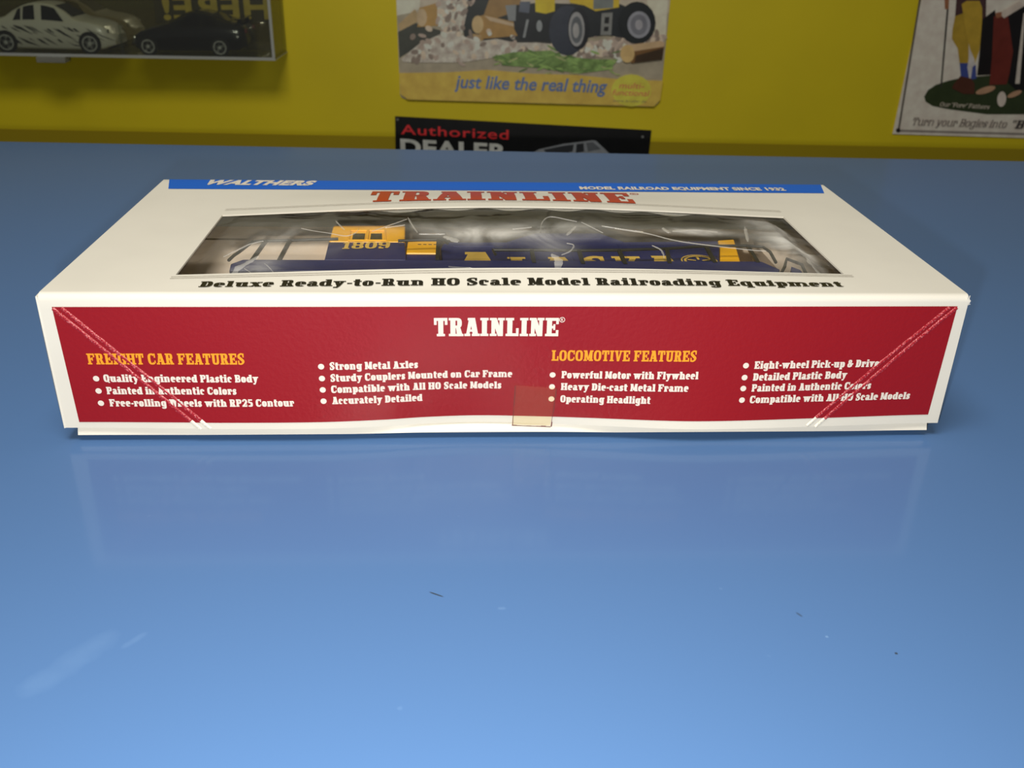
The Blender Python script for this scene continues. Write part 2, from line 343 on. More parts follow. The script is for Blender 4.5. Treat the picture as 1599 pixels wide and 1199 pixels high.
ART = {
 'tractor_sign': [
  ('plain', (104, 97, 82), [(-103.9,30.5), (266.9,38.0), (265.7,-72.4), (-102.8,-70.9)]),
  ('plain', (135, 128, 112), [(229.0,112.8), (261.4,113.5), (265.8,3.3), (241.9,2.8)]),
  ('plain', (138, 130, 116), [(-102.2,106.0), (-65.6,106.7), (-73.2,36.0), (-86.5,30.8), (-104.0,27.2)]),
  ('plain', (44, 45, 40), [(-103.0,5.8), (-86.7,21.0), (-67.6,14.8), (-41.3,8.7), (-41.5,-4.6), (-69.9,-11.9), (-87.8,-19.0), (-102.3,-27.8)]),
  ('plain', (112, 88, 50), [(-73.2,37.6), (-42.6,46.3), (-42.8,30.1), (-48.3,15.2), (-76.4,13.0)]),
  ('plain', (115, 98, 70), [(-102.7,15.8), (-79.3,35.9), (-73.5,27.0), (-76.3,19.6), (-100.3,7.5)]),
  ('plain', (122, 106, 82), [(-63.0,25.6), (-63.4,22.0), (-64.5,18.8), (-66.1,16.2), (-68.1,14.5), (-70.2,13.9), (-72.4,14.5), (-74.3,16.1), (-75.8,18.6), (-76.7,21.8), (-77.0,25.3), (-76.6,28.9), (-75.5,32.1), (-73.9,34.6), (-71.9,36.3), (-69.7,36.9), (-67.6,36.4), (-65.7,34.8), (-64.2,32.3), (-63.3,29.1)]),
  ('plain', (28, 31, 30), [(-5.3,108.0), (51.8,109.2), (49.1,25.4), (18.7,-0.1), (-11.4,-2.3), (-14.9,15.9)]),
  ('plain', (95, 74, 44), [(14.0,29.6), (43.2,109.0), (66.2,109.5), (63.8,37.2), (31.6,26.7)]),
  ('plain', (106, 82, 46), [(2.7,27.7), (14.9,30.5), (64.2,20.8), (61.2,-0.9), (9.8,-1.9)]),
  ('plain', (124, 108, 86), [(14.9,29.6), (27.2,27.4), (62.5,19.1), (62.6,15.0), (22.9,23.2)]),
  ('plain', (126, 108, 76), [(14.1,18.1), (13.8,14.5), (12.7,11.3), (10.9,8.7), (8.7,7.0), (6.3,6.4), (3.8,6.9), (1.6,8.5), (-0.2,11.0), (-1.3,14.2), (-1.7,17.8), (-1.3,21.4), (-0.2,24.6), (1.5,27.2), (3.7,28.8), (6.2,29.5), (8.6,28.9), (10.8,27.4), (12.6,24.9), (13.7,21.7)]),
  ('plain', (112, 92, 62), [(-0.8,6.2), (11.6,4.8), (11.6,-5.2), (1.0,-5.4)]),
  ('plain', (30, 31, 30), [(14.3,-0.1), (64.6,5.0), (124.8,2.1), (125.3,-8.0), (54.3,-9.4), (14.3,-5.2)]),
  ('chips', (128, 118, 107), [(-47.8,107.1), (-1.0,108.1), (-9.6,28.3), (-14.9,5.9), (-23.8,0.8), (-37.8,3.8), (-44.8,13.6), (-49.0,23.4)]),
  ('chips', (128, 116, 106), [(-99.7,-29.4), (-87.8,-19.0), (-74.3,-8.6), (-59.1,-1.6), (-41.3,6.2), (-23.7,9.1), (-9.6,1.0), (8.1,-3.6), (31.9,0.2), (58.6,-4.3), (89.6,-3.6), (125.2,-6.3), (147.7,-10.9), (143.8,-21.1), (90.3,-25.6), (36.7,-23.3), (-16.8,-32.0), (-70.4,-33.1), (-97.1,-32.8)]),
  ('chips', (118, 106, 95), [(147.6,-9.2), (158.8,-2.3), (195.6,5.2), (217.7,5.6), (264.2,10.7), (263.5,-0.1), (218.6,-6.1), (201.7,-18.3), (170.5,-20.6), (148.1,-19.3)]),
  ('grass', (74, 92, 50), [(26.0,-23.5), (54.4,-17.0), (107.7,-13.4), (127.7,-21.4), (170.7,-24.0), (202.0,-23.4), (191.3,-37.3), (149.4,-43.3), (99.7,-37.4), (45.8,-35.0)]),
  ('plain', (24, 26, 28), [(53.1,43.4), (87.9,47.4), (144.6,46.9), (199.5,48.1), (239.3,33.4), (222.4,2.4), (182.1,8.3), (147.0,2.5), (107.3,-1.6), (64.7,-0.8), (56.4,13.2)]),
  ('plain', (152, 116, 26), [(79.9,109.8), (108.8,110.4), (111.0,37.3), (98.9,33.8), (84.8,36.0)]),
  ('plain', (150, 112, 30), [(111.4,110.4), (196.6,112.2), (198.1,44.0), (166.9,38.4), (150.8,45.4), (131.4,48.3)]),
  ('plain', (76, 79, 76), [(160.8,111.4), (188.1,112.0), (190.3,43.0), (163.3,40.8)]),
  ('plain', (84, 86, 86), [(43.6,43.3), (58.4,44.4), (57.9,23.9), (48.3,23.8)]),
  ('plain', (58, 62, 70), [(63.5,48.5), (77.4,48.8), (76.1,34.1), (62.1,35.5)]),
  ('plain', (95, 98, 98), [(94.6,18.1), (94.5,15.8), (94.0,13.7), (93.2,12.0), (92.1,11.0), (90.9,10.6), (89.7,10.9), (88.5,11.9), (87.6,13.6), (86.9,15.6), (86.7,17.9), (86.8,20.2), (87.3,22.3), (88.1,24.0), (89.2,25.0), (90.4,25.4), (91.6,25.1), (92.8,24.1), (93.7,22.4), (94.3,20.4)]),
  ('plain', (88, 90, 90), [(72.8,25.9), (76.3,26.0), (71.7,2.7), (68.2,2.6)]),
  ('plain', (34, 37, 44), [(155.2,13.5), (154.5,3.5), (151.4,-5.7), (146.1,-13.1), (139.1,-17.9), (131.2,-19.7), (123.1,-18.2), (115.7,-13.7), (109.7,-6.5), (105.7,2.5), (104.1,12.5), (104.9,22.5), (108.2,31.5), (113.5,38.6), (120.4,43.3), (128.1,45.0), (136.0,43.6), (143.3,39.2), (149.3,32.3), (153.4,23.5)]),
  ('plain', (20, 21, 24), [(159.5,16.1), (159.2,7.6), (157.5,-0.1), (154.5,-6.3), (150.5,-10.3), (145.9,-11.8), (141.2,-10.5), (136.8,-6.6), (133.2,-0.6), (130.7,7.0), (129.5,15.5), (129.8,23.9), (131.6,31.5), (134.6,37.5), (138.5,41.4), (143.1,42.8), (147.7,41.6), (152.1,37.9), (155.7,32.0), (158.3,24.5)]),
  ('plain', (98, 97, 96), [(152.9,15.1), (152.8,8.2), (151.5,1.9), (149.4,-3.1), (146.4,-6.4), (143.1,-7.6), (139.6,-6.6), (136.3,-3.4), (133.6,1.5), (131.7,7.8), (130.9,14.7), (131.1,21.6), (132.3,27.8), (134.5,32.8), (137.4,36.0), (140.7,37.1), (144.2,36.1), (147.4,33.0), (150.1,28.2), (152.0,22.0)]),
  ('plain', (60, 62, 64), [(149.9,14.3), (149.8,8.9), (148.9,4.0), (147.4,0.0), (145.3,-2.5), (142.8,-3.4), (140.3,-2.6), (138.0,-0.1), (136.0,3.7), (134.7,8.6), (134.0,13.9), (134.1,19.3), (135.0,24.1), (136.6,28.0), (138.6,30.5), (141.0,31.4), (143.5,30.6), (145.9,28.2), (147.8,24.4), (149.2,19.6)]),
  ('plain', (104, 102, 100), [(145.5,13.3), (145.5,10.3), (145.0,7.5), (144.1,5.2), (143.0,3.8), (141.6,3.3), (140.2,3.7), (138.9,5.1), (137.8,7.3), (137.1,10.1), (136.7,13.2), (136.7,16.2), (137.2,19.0), (138.1,21.2), (139.3,22.6), (140.6,23.2), (142.0,22.7), (143.3,21.3), (144.4,19.1), (145.1,16.4)]),
  ('plain', (20, 22, 23), [(249.6,25.4), (249.1,16.9), (246.2,9.2), (241.0,3.0), (234.2,-1.1), (226.3,-2.6), (218.3,-1.4), (210.8,2.4), (204.7,8.4), (200.5,15.9), (198.6,24.3), (199.3,32.7), (202.3,40.3), (207.5,46.3), (214.2,50.3), (222.0,51.8), (229.9,50.6), (237.2,47.0), (243.4,41.1), (247.6,33.7)]),
  ('plain', (92, 92, 96), [(242.8,22.8), (242.5,17.4), (240.7,12.5), (237.5,8.5), (233.2,6.0), (228.4,5.0), (223.4,5.8), (218.8,8.2), (214.9,12.0), (212.3,16.8), (211.1,22.1), (211.5,27.5), (213.4,32.3), (216.6,36.2), (220.8,38.7), (225.6,39.6), (230.5,38.9), (235.1,36.6), (238.9,32.8), (241.6,28.1)]),
  ('plain', (72, 72, 76), [(238.4,22.7), (238.2,18.6), (236.9,14.8), (234.6,11.9), (231.5,9.9), (228.0,9.2), (224.4,9.8), (221.1,11.6), (218.3,14.5), (216.4,18.1), (215.5,22.2), (215.8,26.3), (217.1,30.0), (219.4,32.9), (222.4,34.8), (225.9,35.6), (229.5,35.0), (232.8,33.2), (235.6,30.4), (237.5,26.7)]),
  ('plain', (100, 98, 100), [(232.2,22.5), (232.2,20.5), (231.6,18.6), (230.5,17.1), (229.1,16.2), (227.5,15.8), (225.8,16.1), (224.3,17.0), (223.0,18.5), (222.1,20.3), (221.7,22.3), (221.8,24.4), (222.4,26.2), (223.4,27.7), (224.8,28.7), (226.4,29.0), (228.1,28.7), (229.6,27.8), (230.9,26.4), (231.8,24.6)]),
  ('plain', (80, 80, 77), [(175.0,36.2), (189.8,37.3), (190.0,8.4), (175.0,8.1)]),
  ('plain', (20, 20, 20), [(179.7,31.3), (185.8,31.5), (185.5,23.2), (179.3,23.1)]),
  ('plain', (20, 20, 20), [(179.6,19.0), (185.8,19.1), (185.3,13.3), (179.1,13.2)]),
  ('plain', (72, 51, 28), [(210.5,-4.6), (257.9,2.3), (264.4,-0.1), (262.9,-22.1), (220.3,-28.1)]),
  ('plain', (124, 104, 78), [(210.5,-4.6), (257.9,2.3), (264.4,-0.1), (264.0,-5.2), (219.1,-12.8)]),
  ('plain', (38, 28, 18), [(225.8,-17.8), (263.2,-6.9), (262.9,-22.1), (224.7,-27.2)]),
  ('plain', (132, 110, 72), [(223.8,-15.3), (223.6,-19.0), (222.5,-22.3), (220.5,-25.0), (217.9,-26.7), (214.9,-27.4), (211.8,-26.8), (208.9,-25.2), (206.6,-22.6), (204.9,-19.3), (204.2,-15.7), (204.4,-12.0), (205.5,-8.7), (207.5,-6.0), (210.1,-4.3), (213.1,-3.7), (216.1,-4.2), (219.0,-5.8), (221.4,-8.4), (223.0,-11.6)]),
  ('plain', (142, 112, 50), [(-103.0,-47.4), (-34.8,-45.2), (19.0,-40.7), (82.0,-44.6), (145.0,-45.1), (199.4,-49.2), (266.4,-50.5), (265.2,-76.8), (256.9,-85.8), (-92.3,-83.0), (-102.1,-76.1)]),
  ('plain', (158, 126, 46), [(251.3,-63.9), (250.5,-70.7), (247.0,-76.9), (241.2,-81.9), (233.5,-85.2), (224.9,-86.5), (216.0,-85.5), (207.9,-82.5), (201.3,-77.8), (196.9,-71.7), (195.0,-65.0), (195.9,-58.2), (199.5,-52.1), (205.4,-47.1), (212.9,-43.9), (221.5,-42.7), (230.2,-43.6), (238.2,-46.5), (244.8,-51.2), (249.3,-57.1)]),
 ],
 'golf_sign': [
  ('plain', (52, 47, 42), [(603.2,120.6), (605.8,120.7), (615.3,-113.9), (612.5,-114.0)]),
  ('plain', (88, 82, 76), [(613.5,-111.7), (881.3,-113.8), (882.2,-117.0), (614.2,-115.3)]),
  ('plain', (24, 22, 20), [(616.6,-113.0), (616.7,-114.0), (616.4,-114.9), (615.8,-115.7), (615.0,-116.1), (614.0,-116.3), (612.9,-116.2), (611.9,-115.7), (611.0,-115.0), (610.3,-114.1), (609.9,-113.1), (609.9,-112.1), (610.2,-111.2), (610.8,-110.5), (611.6,-110.0), (612.6,-109.8), (613.7,-109.9), (614.7,-110.4), (615.6,-111.1), (616.3,-112.0)]),
  ('plain', (27, 33, 17), [(640.5,-65.0), (644.0,-56.1), (653.4,-48.9), (668.5,-43.3), (687.5,-38.6), (740.8,-33.2), (857.2,-32.6), (873.4,-87.1), (790.7,-86.9), (736.3,-88.0), (707.7,-85.0), (679.3,-82.0), (655.3,-78.0), (643.9,-72.0)]),
  ('plain', (30, 28, 25), [(646.0,50.6), (648.6,50.7), (662.8,-52.2), (660.5,-52.2)]),
  ('plain', (88, 56, 36), [(624.6,121.0), (635.8,121.3), (648.6,50.7), (643.4,50.6)]),
  ('plain', (42, 27, 27), [(646.9,121.5), (683.7,122.3), (702.8,38.7), (688.9,30.1), (659.5,41.9)]),
  ('plain', (104, 84, 25), [(659.5,41.9), (670.0,46.2), (685.0,13.4), (693.1,-20.4), (680.1,-18.9), (672.8,0.5), (661.8,12.9), (659.8,25.4)]),
  ('plain', (112, 91, 28), [(664.7,57.5), (670.7,61.7), (688.2,62.1), (693.9,53.3), (699.6,30.4), (703.8,-1.4), (701.2,-20.2), (689.8,0.9), (679.4,21.6)]),
  ('plain', (34, 42, 82), [(680.1,-18.9), (692.7,-18.7), (697.5,-38.4), (686.6,-38.6)]),
  ('plain', (122, 117, 113), [(690.0,0.0), (699.6,-13.4), (707.6,-39.1), (699.0,-41.0), (692.3,-24.7)]),
  ('plain', (36, 44, 84), [(699.3,-23.7), (703.0,-20.2), (708.5,-39.1), (700.8,-41.0)]),
  ('plain', (46, 24, 16), [(685.1,-36.1), (701.3,-39.2), (707.5,-46.1), (710.9,-60.0), (695.4,-60.3), (677.1,-52.8), (677.9,-48.4)]),
  ('plain', (13, 10, 10), [(697.5,38.6), (712.1,51.2), (725.0,14.2), (729.9,-33.4), (708.4,-34.7), (704.2,-3.1)]),
  ('plain', (63, 22, 16), [(712.4,43.0), (739.5,47.6), (750.9,31.4), (753.5,-19.2), (753.2,-46.0), (728.9,-47.4), (723.4,-11.2)]),
  ('plain', (12, 10, 10), [(731.6,44.2), (752.8,57.7), (830.0,59.3), (862.9,-51.7), (768.9,-53.6), (754.3,-43.4), (750.8,-2.2)]),
  ('plain', (126, 116, 106), [(717.5,47.2), (742.5,63.2), (750.3,56.8), (727.1,40.8)]),
  ('plain', (92, 58, 40), [(713.1,47.1), (721.5,48.9), (723.2,42.4), (716.5,40.6)]),
  ('plain', (122, 115, 106), [(751.9,47.9), (754.5,47.9), (771.2,-44.8), (764.8,-44.9)]),
  ('plain', (112, 86, 66), [(738.0,-50.1), (738.1,-51.6), (737.0,-53.3), (734.7,-55.2), (731.4,-57.1), (727.5,-58.6), (723.4,-59.8), (719.5,-60.4), (716.1,-60.5), (713.6,-60.0), (712.2,-58.9), (712.1,-57.4), (713.3,-55.6), (715.6,-53.7), (718.9,-51.9), (722.8,-50.3), (726.9,-49.2), (730.8,-48.5), (734.2,-48.5), (736.7,-49.0)]),
  ('plain', (130, 121, 112), [(757.6,-66.8), (757.8,-70.0), (757.3,-72.9), (756.2,-75.2), (754.6,-76.5), (752.7,-76.9), (750.6,-76.2), (748.5,-74.6), (746.7,-72.1), (745.4,-69.1), (744.6,-65.8), (744.4,-62.6), (744.9,-59.7), (746.0,-57.5), (747.6,-56.2), (749.5,-55.8), (751.6,-56.5), (753.6,-58.1), (755.4,-60.5), (756.8,-63.5)]),
  ('plain', (112, 86, 66), [(776.6,-54.6), (776.8,-55.8), (776.2,-57.3), (774.7,-59.0), (772.5,-60.6), (769.8,-62.1), (766.9,-63.3), (764.1,-64.0), (761.6,-64.3), (759.7,-64.0), (758.5,-63.2), (758.3,-62.0), (758.9,-60.5), (760.4,-58.8), (762.6,-57.2), (765.3,-55.7), (768.2,-54.5), (771.0,-53.8), (773.5,-53.6), (775.4,-53.8)]),
 ],
 'dealer_sign': [
  ('plain', (88, 90, 92), [(96.4,-150.2), (131.4,-141.7), (172.9,-135.8), (177.6,-136.2), (191.4,-147.9), (209.3,-164.3), (208.3,-175.6), (90.7,-177.9), (71.5,-163.3)]),
  ('plain', (30, 31, 33), [(102.0,-150.6), (133.4,-144.0), (146.3,-142.3), (145.0,-152.5), (113.5,-160.6)]),
  ('plain', (28, 29, 31), [(150.0,-141.8), (160.2,-140.2), (161.8,-152.2), (149.7,-154.3)]),
  ('plain', (58, 60, 62), [(163.9,-139.7), (173.1,-138.1), (185.8,-148.0), (167.4,-152.1)]),
  ('plain', (70, 70, 68), [(246.8,-129.3), (246.7,-129.9), (246.5,-130.4), (246.1,-130.8), (245.7,-131.1), (245.1,-131.2), (244.5,-131.1), (244.0,-130.9), (243.5,-130.5), (243.2,-130.0), (243.1,-129.4), (243.1,-128.8), (243.3,-128.3), (243.7,-127.9), (244.2,-127.7), (244.8,-127.6), (245.4,-127.6), (245.9,-127.9), (246.3,-128.3), (246.7,-128.8)]),
  ('plain', (60, 60, 58), [(-106.0,-111.7), (-106.1,-112.3), (-106.4,-112.8), (-106.8,-113.2), (-107.3,-113.5), (-107.9,-113.6), (-108.5,-113.5), (-109.0,-113.3), (-109.4,-112.9), (-109.6,-112.4), (-109.7,-111.8), (-109.6,-111.3), (-109.3,-110.7), (-108.9,-110.3), (-108.3,-110.1), (-107.8,-110.0), (-107.2,-110.1), (-106.7,-110.3), (-106.3,-110.7), (-106.1,-111.2)]),
 ],
}
# ================================================================= setting
WALL_RZ = math.radians(-2.4)
EX = Vector((math.cos(WALL_RZ), math.sin(WALL_RZ), 0)); WN = Vector((EX.y, -EX.x, 0)); WO = Vector((0, 1.1, 0))
def on_wall(u, z, d=0.0): return WO + EX*u + Vector((0,0,z)) + WN*d          # u along the wall, d out of it (metres)
yellow = M('yellow_wall_paint', (238, 214, 24), rough=0.55, var=.05, vscale=6, bump=.05, bscale=120)
b = MB(); b.prism([(-2.2,-1.0),(2.2,-1.0),(2.2,1.3),(-2.2,1.3)], on_wall, -0.1, 0.0); struct(b.build('wall_back', yellow))
b = MB(); b.prism([(-2.2,-1.0),(2.2,-1.0),(2.2,-.1365),(-2.2,-.1365)], on_wall, 0.0001, 0.0006); struct(b.build('wall_band_1', M('darker_yellow_band', (196, 170, 26), rough=.5)))  # thin strip along the lower wall, darker yellow than the rest
b = MB(); b.box(-2.6,2.6,-1.6,1.4,-1.1,-1.0); struct(b.build('floor', M('grey_floor', (110,108,104), rough=.6, var=.1, vscale=8)))

# ---------------------------------------------------------------- counter
def counter_mat():
    m = M('blue_counter_laminate', (76, 110, 156), rough=.5, spec=.1, coat=.34)
    nt = m.node_tree; bs = nt.nodes['Principled BSDF']; tc = nt.nodes.new('ShaderNodeTexCoord')
    sep = nt.nodes.new('ShaderNodeSeparateXYZ'); nt.links.new(tc.outputs['Object'], sep.inputs[0])
    def math_(op, a, b=None, clamp=False):
        n = nt.nodes.new('ShaderNodeMath'); n.operation = op; n.use_clamp = clamp
        for i, q in enumerate((a, b)):
            if q is None: continue
            if isinstance(q, (int, float)): n.inputs[i].default_value = q
            else: nt.links.new(q, n.inputs[i])
        return n.outputs[0]
    nz = nt.nodes.new('ShaderNodeTexNoise'); nz.inputs['Scale'].default_value = 170; nz.inputs['Detail'].default_value = 6
    nt.links.new(tc.outputs['Object'], nz.inputs['Vector'])
    def smear(cx, cy, ang, la, lb, k):
        dx = math_('SUBTRACT', sep.outputs[0], cx); dy = math_('SUBTRACT', sep.outputs[1], cy); c, s = math.cos(ang), math.sin(ang)
        u = math_('ADD', math_('MULTIPLY', dx, c/la), math_('MULTIPLY', dy, s/la)); v = math_('ADD', math_('MULTIPLY', dx, -s/lb), math_('MULTIPLY', dy, c/lb))
        r = math_('ADD', math_('POWER', math_('ABSOLUTE', u), 4.0), math_('POWER', math_('ABSOLUTE', v), 2.0))
        r = math_('ADD', r, math_('MULTIPLY', math_('SUBTRACT', nz.outputs['Fac'], .5), 1.6))
        return math_('MULTIPLY', math_('SUBTRACT', 1.0, r, True), k, True)
    tot = None
    for q in SCUFFS:
        r = smear(*q); tot = r if tot is None else math_('MAXIMUM', tot, r)
    # fine pale dust specks
    vo = nt.nodes.new('ShaderNodeTexVoronoi'); vo.inputs['Scale'].default_value = 55; nt.links.new(tc.outputs['Object'], vo.inputs['Vector'])
    sp = math_('MULTIPLY', math_('LESS_THAN', vo.outputs['Distance'], .035), math_('GREATER_THAN', nz.outputs['Fac'], .55))
    tot = math_('MAXIMUM', tot, math_('MULTIPLY', sp, .22))
    mix = nt.nodes.new('ShaderNodeMix'); mix.data_type = 'RGBA'; nt.links.new(tot, mix.inputs[0])
    mix.inputs[6].default_value = bs.inputs['Base Color'].default_value; mix.inputs[7].default_value = (lin(104), lin(136), lin(176), 1)
    mix2 = nt.nodes.new('ShaderNodeMix'); mix2.data_type = 'RGBA'
    dk = math_('MAXIMUM', smear(-.0235,-.0800,-.5,.0022,.00025,1.2), smear(.0873,-.1044,0,.0004,.0004,1.5))
    dk = math_('MAXIMUM', dk, smear(.0683,-.0900,-1.0,.0011,.0004,.6))
    nt.links.new(dk, mix2.inputs[0]); nt.links.new(mix.outputs[2], mix2.inputs[6]); mix2.inputs[7].default_value = (.03,.04,.05,1)
    nt.links.new(mix2.outputs[2], bs.inputs['Base Color'])
    return m
SCUFFS = [(-.1075,-.1025,.95,.0135,.0042,.20),(-.0952,-.0952,.9,.0036,.0011,.24),(-.0069,-.0858,0,.0012,.0007,.5),(.0725,-.0982,0,.0004,.0004,.9)]
BLUE = counter_mat()
ct = thing('shop_counter', 'glossy blue shop counter the model train box lies on', 'counter', (0, 0, -1.0))
ang = math.atan2(.4062-.4374, .7535)
def back_edge(x): return .4264 + x*math.tan(ang)
b = MB(); b.add([(-1.1,-.30,-.03),(1.1,-.30,-.03),(1.1,back_edge(1.1),-.03),(-1.1,back_edge(-1.1),-.03),(-1.1,-.30,0),(1.1,-.30,0),(1.1,back_edge(1.1),0),(-1.1,back_edge(-1.1),0)],
      [(3,2,1,0),(4,5,6,7),(0,1,5,4),(1,2,6,5),(2,3,7,6),(3,0,4,7)])
b.build('counter_top', BLUE, ct, bevel=.003)
b = MB(); b.box(-1.05,1.05,-.25,.33,-1.0,-.03); b.build('counter_body', M('blue_counter_body', (60,90,140), rough=.4), ct)

ct.location.z -= .002                       # the box stands on its slightly sagging base, so its rim is clear of the counter
# ================================================================= model train box
H, W, D, LZ = .0493, .29, .1375, .003
KX = [-.145,-.108,-.094,-.063,-.042,-.030,-.012,.006,.021,.055,.074,.107,.145]
KA = [0,-.95,-1.5,-1.65,-.2,1.4,2.45,1.45,.2,-3.3,-3.4,-1.75,0]
def bow(x, z):
    t = min(max((H-z)/(H-LZ), 0), 1); return .001*spline(KX, KA, x)*t**1.3
def bulge(x, y):
    g = max(0, math.cos(math.pi*x/.232))**1.2 if abs(x) < .116 else 0
    return .004*g*spline([0,.004,.018,.05,.085,.098,.122,.1375],[0,.02,.6,.9,1,.85,.02,0], y)
RAD = .0022
def front(x, z, d=0.0):                      # front face of the lid; d lifts print off the card
    q = RAD
    y = bow(x, z)
    if z > H-q: y += q-math.sqrt(max(q*q-(z-(H-q))**2, 0))
    return Vector((x, y-d, z))
def top(x, y, d=0.0): return Vector((x, y, H+bulge(x, y)+d))
CARD = M('white_box_card', (214, 209, 196), rough=.45, spec=.2, var=.02, vscale=40, bump=.02, bscale=90)
RED = M('red_print', (140, 12, 16), rough=.34, spec=.5, bump=.10, bscale=700)
box = thing('model_train_box', 'long white and red cardboard train box with clear window lying on blue counter', 'box', (0, D/2, 0))
# lid: front, rounded edge, top with window, rounded edge, back
WX0, WX1 = -.1082, .1112
def skew(x, y): return .0014*x/.11*spline([0,.012,.018,.085,.1,.1375],[0,.7,1,1,.8,0], y)
WY0, WY1 = .0181, .0842
xs = sorted(set([-W/2+W*i/120 for i in range(121)]+[WX0, WX1]))
b = MB(); b.keep = True
rows = [('f', LZ+(H-RAD-LZ)*i/16) for i in range(17)]
rows += [('a', a) for a in (18,36,54,72,90)]
ty = sorted(set([RAD+.0005, .004,.006,.008,.010,.012,.014,.016, WY0, .03,.04,.05,.06,.07,.078, WY1]+[.086+.002*i for i in range(22)]+[.1304,.133, D-.0016]))
rows += [('t', y) for y in ty]
rows += [('b', a) for a in (30,60,90)]+[('k', LZ+(H-.0016-LZ)*(1-i/4)) for i in range(1,5)]
def lidpt(x, r):
    k, v = r
    if k == 'f': return front(x, v)
    if k == 'a':
        a = math.radians(v); return Vector((x, bow(x, H-RAD)*(1-v/90)+RAD-RAD*math.cos(a), H-RAD+RAD*math.sin(a)+bulge(x, RAD)*v/90))
    if k == 't': return top(x, v+skew(x, v))
    if k == 'b':
        a = math.radians(v); return Vector((x, D-.0016+.0016*math.sin(a), H-.0016+.0016*math.cos(a)))
    return Vector((x, D, v))
nx = len(xs); vs = [lidpt(x, r) for r in rows for x in xs]; fs = []
for j in range(len(rows)-1):
    for i in range(nx-1):
        xm = (xs[i]+xs[i+1])/2
        if rows[j][0] == 't' and rows[j+1][0] == 't' and WX0 < xm < WX1 and WY0-1e-6 <= rows[j][1] and rows[j+1][1] <= WY1+1e-6: continue
        fs.append((j*nx+i, j*nx+i+1, (j+1)*nx+i+1, (j+1)*nx+i))
b.add(vs, fs); lid = b.build('lid', CARD, box, smooth=True, solid=.0006, angle=60)
# lid ends, a little swollen
for sgn in (-1, 1):
    b = MB()
    ys = [0,.0012,.004,.010,.02,.04,.07,.1,.125,.134,D]; zs = [LZ+(H-.0008-LZ)*i/8 for i in range(9)]
    def endp(y, z):
        t = spline([0,.0012,.006,.03,.1,D],[0,.55,.9,1,1,0], y)*spline([LZ,.012,.03,.045,H],[.75,1,1,.8,.0], z)
        return Vector((sgn*(W/2+.0015*t), y+max(0,bow(sgn*W/2,z)), z))
    b.grid(endp, ys, zs); b.build('end_panel', CARD, box, smooth=True, solid=.0006 if sgn > 0 else -.0006)
# torn paper showing at the front corner
b = MB()
for k in range(7):
    p = Vector((W/2-.0005, .0004, H-.0006)); q = [p+Vector((random.uniform(-.0016,.0014), random.uniform(-.0006,.002), random.uniform(-.0045,.0008))) for _ in range(3)]
    b.poly(q)
b.build('torn_corner', M('torn_paper', (214,210,202), rough=.9), box, solid=.0003)
# tray under the lid
b = MB(); b.keep = True
TX = .1418
def trayf(x, z):
    y = .0006+max(0, .0012+.001*spline(KX, KA, x))*min(1, z/.003)*(1 if z < .006 else .8)
    return Vector((x, y+.0008*max(0, z/.04), z))
b.grid(trayf, [-TX+2*TX*i/80 for i in range(81)], [0,.0015,.003,.006,.015,.03,.04])
b.build('tray', CARD, box, smooth=True, solid=-.0006)
b = MB(); b.box(-TX,TX,.0012,D-.003,.0,.0012); b.box(-TX,-TX+.0006,.0012,D-.003,.0012,.04); b.box(TX-.0006,TX,.0012,D-.003,.0012,.04); b.box(-TX,TX,D-.0036,D-.003,.0012,.04)
b.build('tray_floor', CARD, box)
b = MB(); b.box(-.128,.128,.014,D-.014,-.0019,.0004); b.build('sagging_base', CARD, box, bevel=.0008)
# red panel
b = MB(); b.keep = True
def redp(u, v):
    x = lerp(lerp(-.14044,-.14136,v), lerp(.14087,.14167,v), u); z = lerp(lerp(.00513,.04514,v), lerp(.00631,.04571,v), u)
    return front(x, z, .00012)
b.grid(redp, [i/110 for i in range(111)], [i/12 for i in range(13)]); b.build('red_panel', RED, box, smooth=True)
# printed lettering of the front
WHITE = M('white_print', (222,212,198), rough=.32); GOLD = M('gold_print', (232,152,30), rough=.32)
fr = lambda u, v, d=0.0: front(u, v, .00022+d)
def mm(p): return (p[0]/1000, p[1]/1000)
b = MB(); lay(b, slab_line('TRAINLINE', s=.29, t=.16), fr, mm((-25.5,35.2)), mm((13.9,35.3)), .00635)
def regmark(b, fn, c, r):
    k = 22
    for i in range(k):
        a0, a1 = 2*math.pi*i/k, 2*math.pi*(i+1)/k
        b.poly([fn(c[0]+math.cos(a)*rr, c[1]+math.sin(a)*rr) for a, rr in ((a0,r),(a1,r),(a1,r*.78),(a0,r*.78))])
    lay(b, sans_line('R', .02), fn, (c[0]-r*.38, c[1]-r*.5), (c[0]+r*.45, c[1]-r*.5), r)
regmark(b, fr, mm((14.8,41.0)), .00092)
b.build('brand_lettering', WHITE, box)
b = MB(); lay(b, slab_line('FREIGHT CAR FEATURES'), fr, mm((-133.9,25.85)), mm((-85.2,26.0)), .00375)
b.build('heading_lettering', GOLD, box)
b = MB(); lay(b, slab_line('LOCOMOTIVE FEATURES'), fr, mm((12.0,26.6)), mm((58.8,27.0)), .00375); b.build('heading_lettering', GOLD, box)
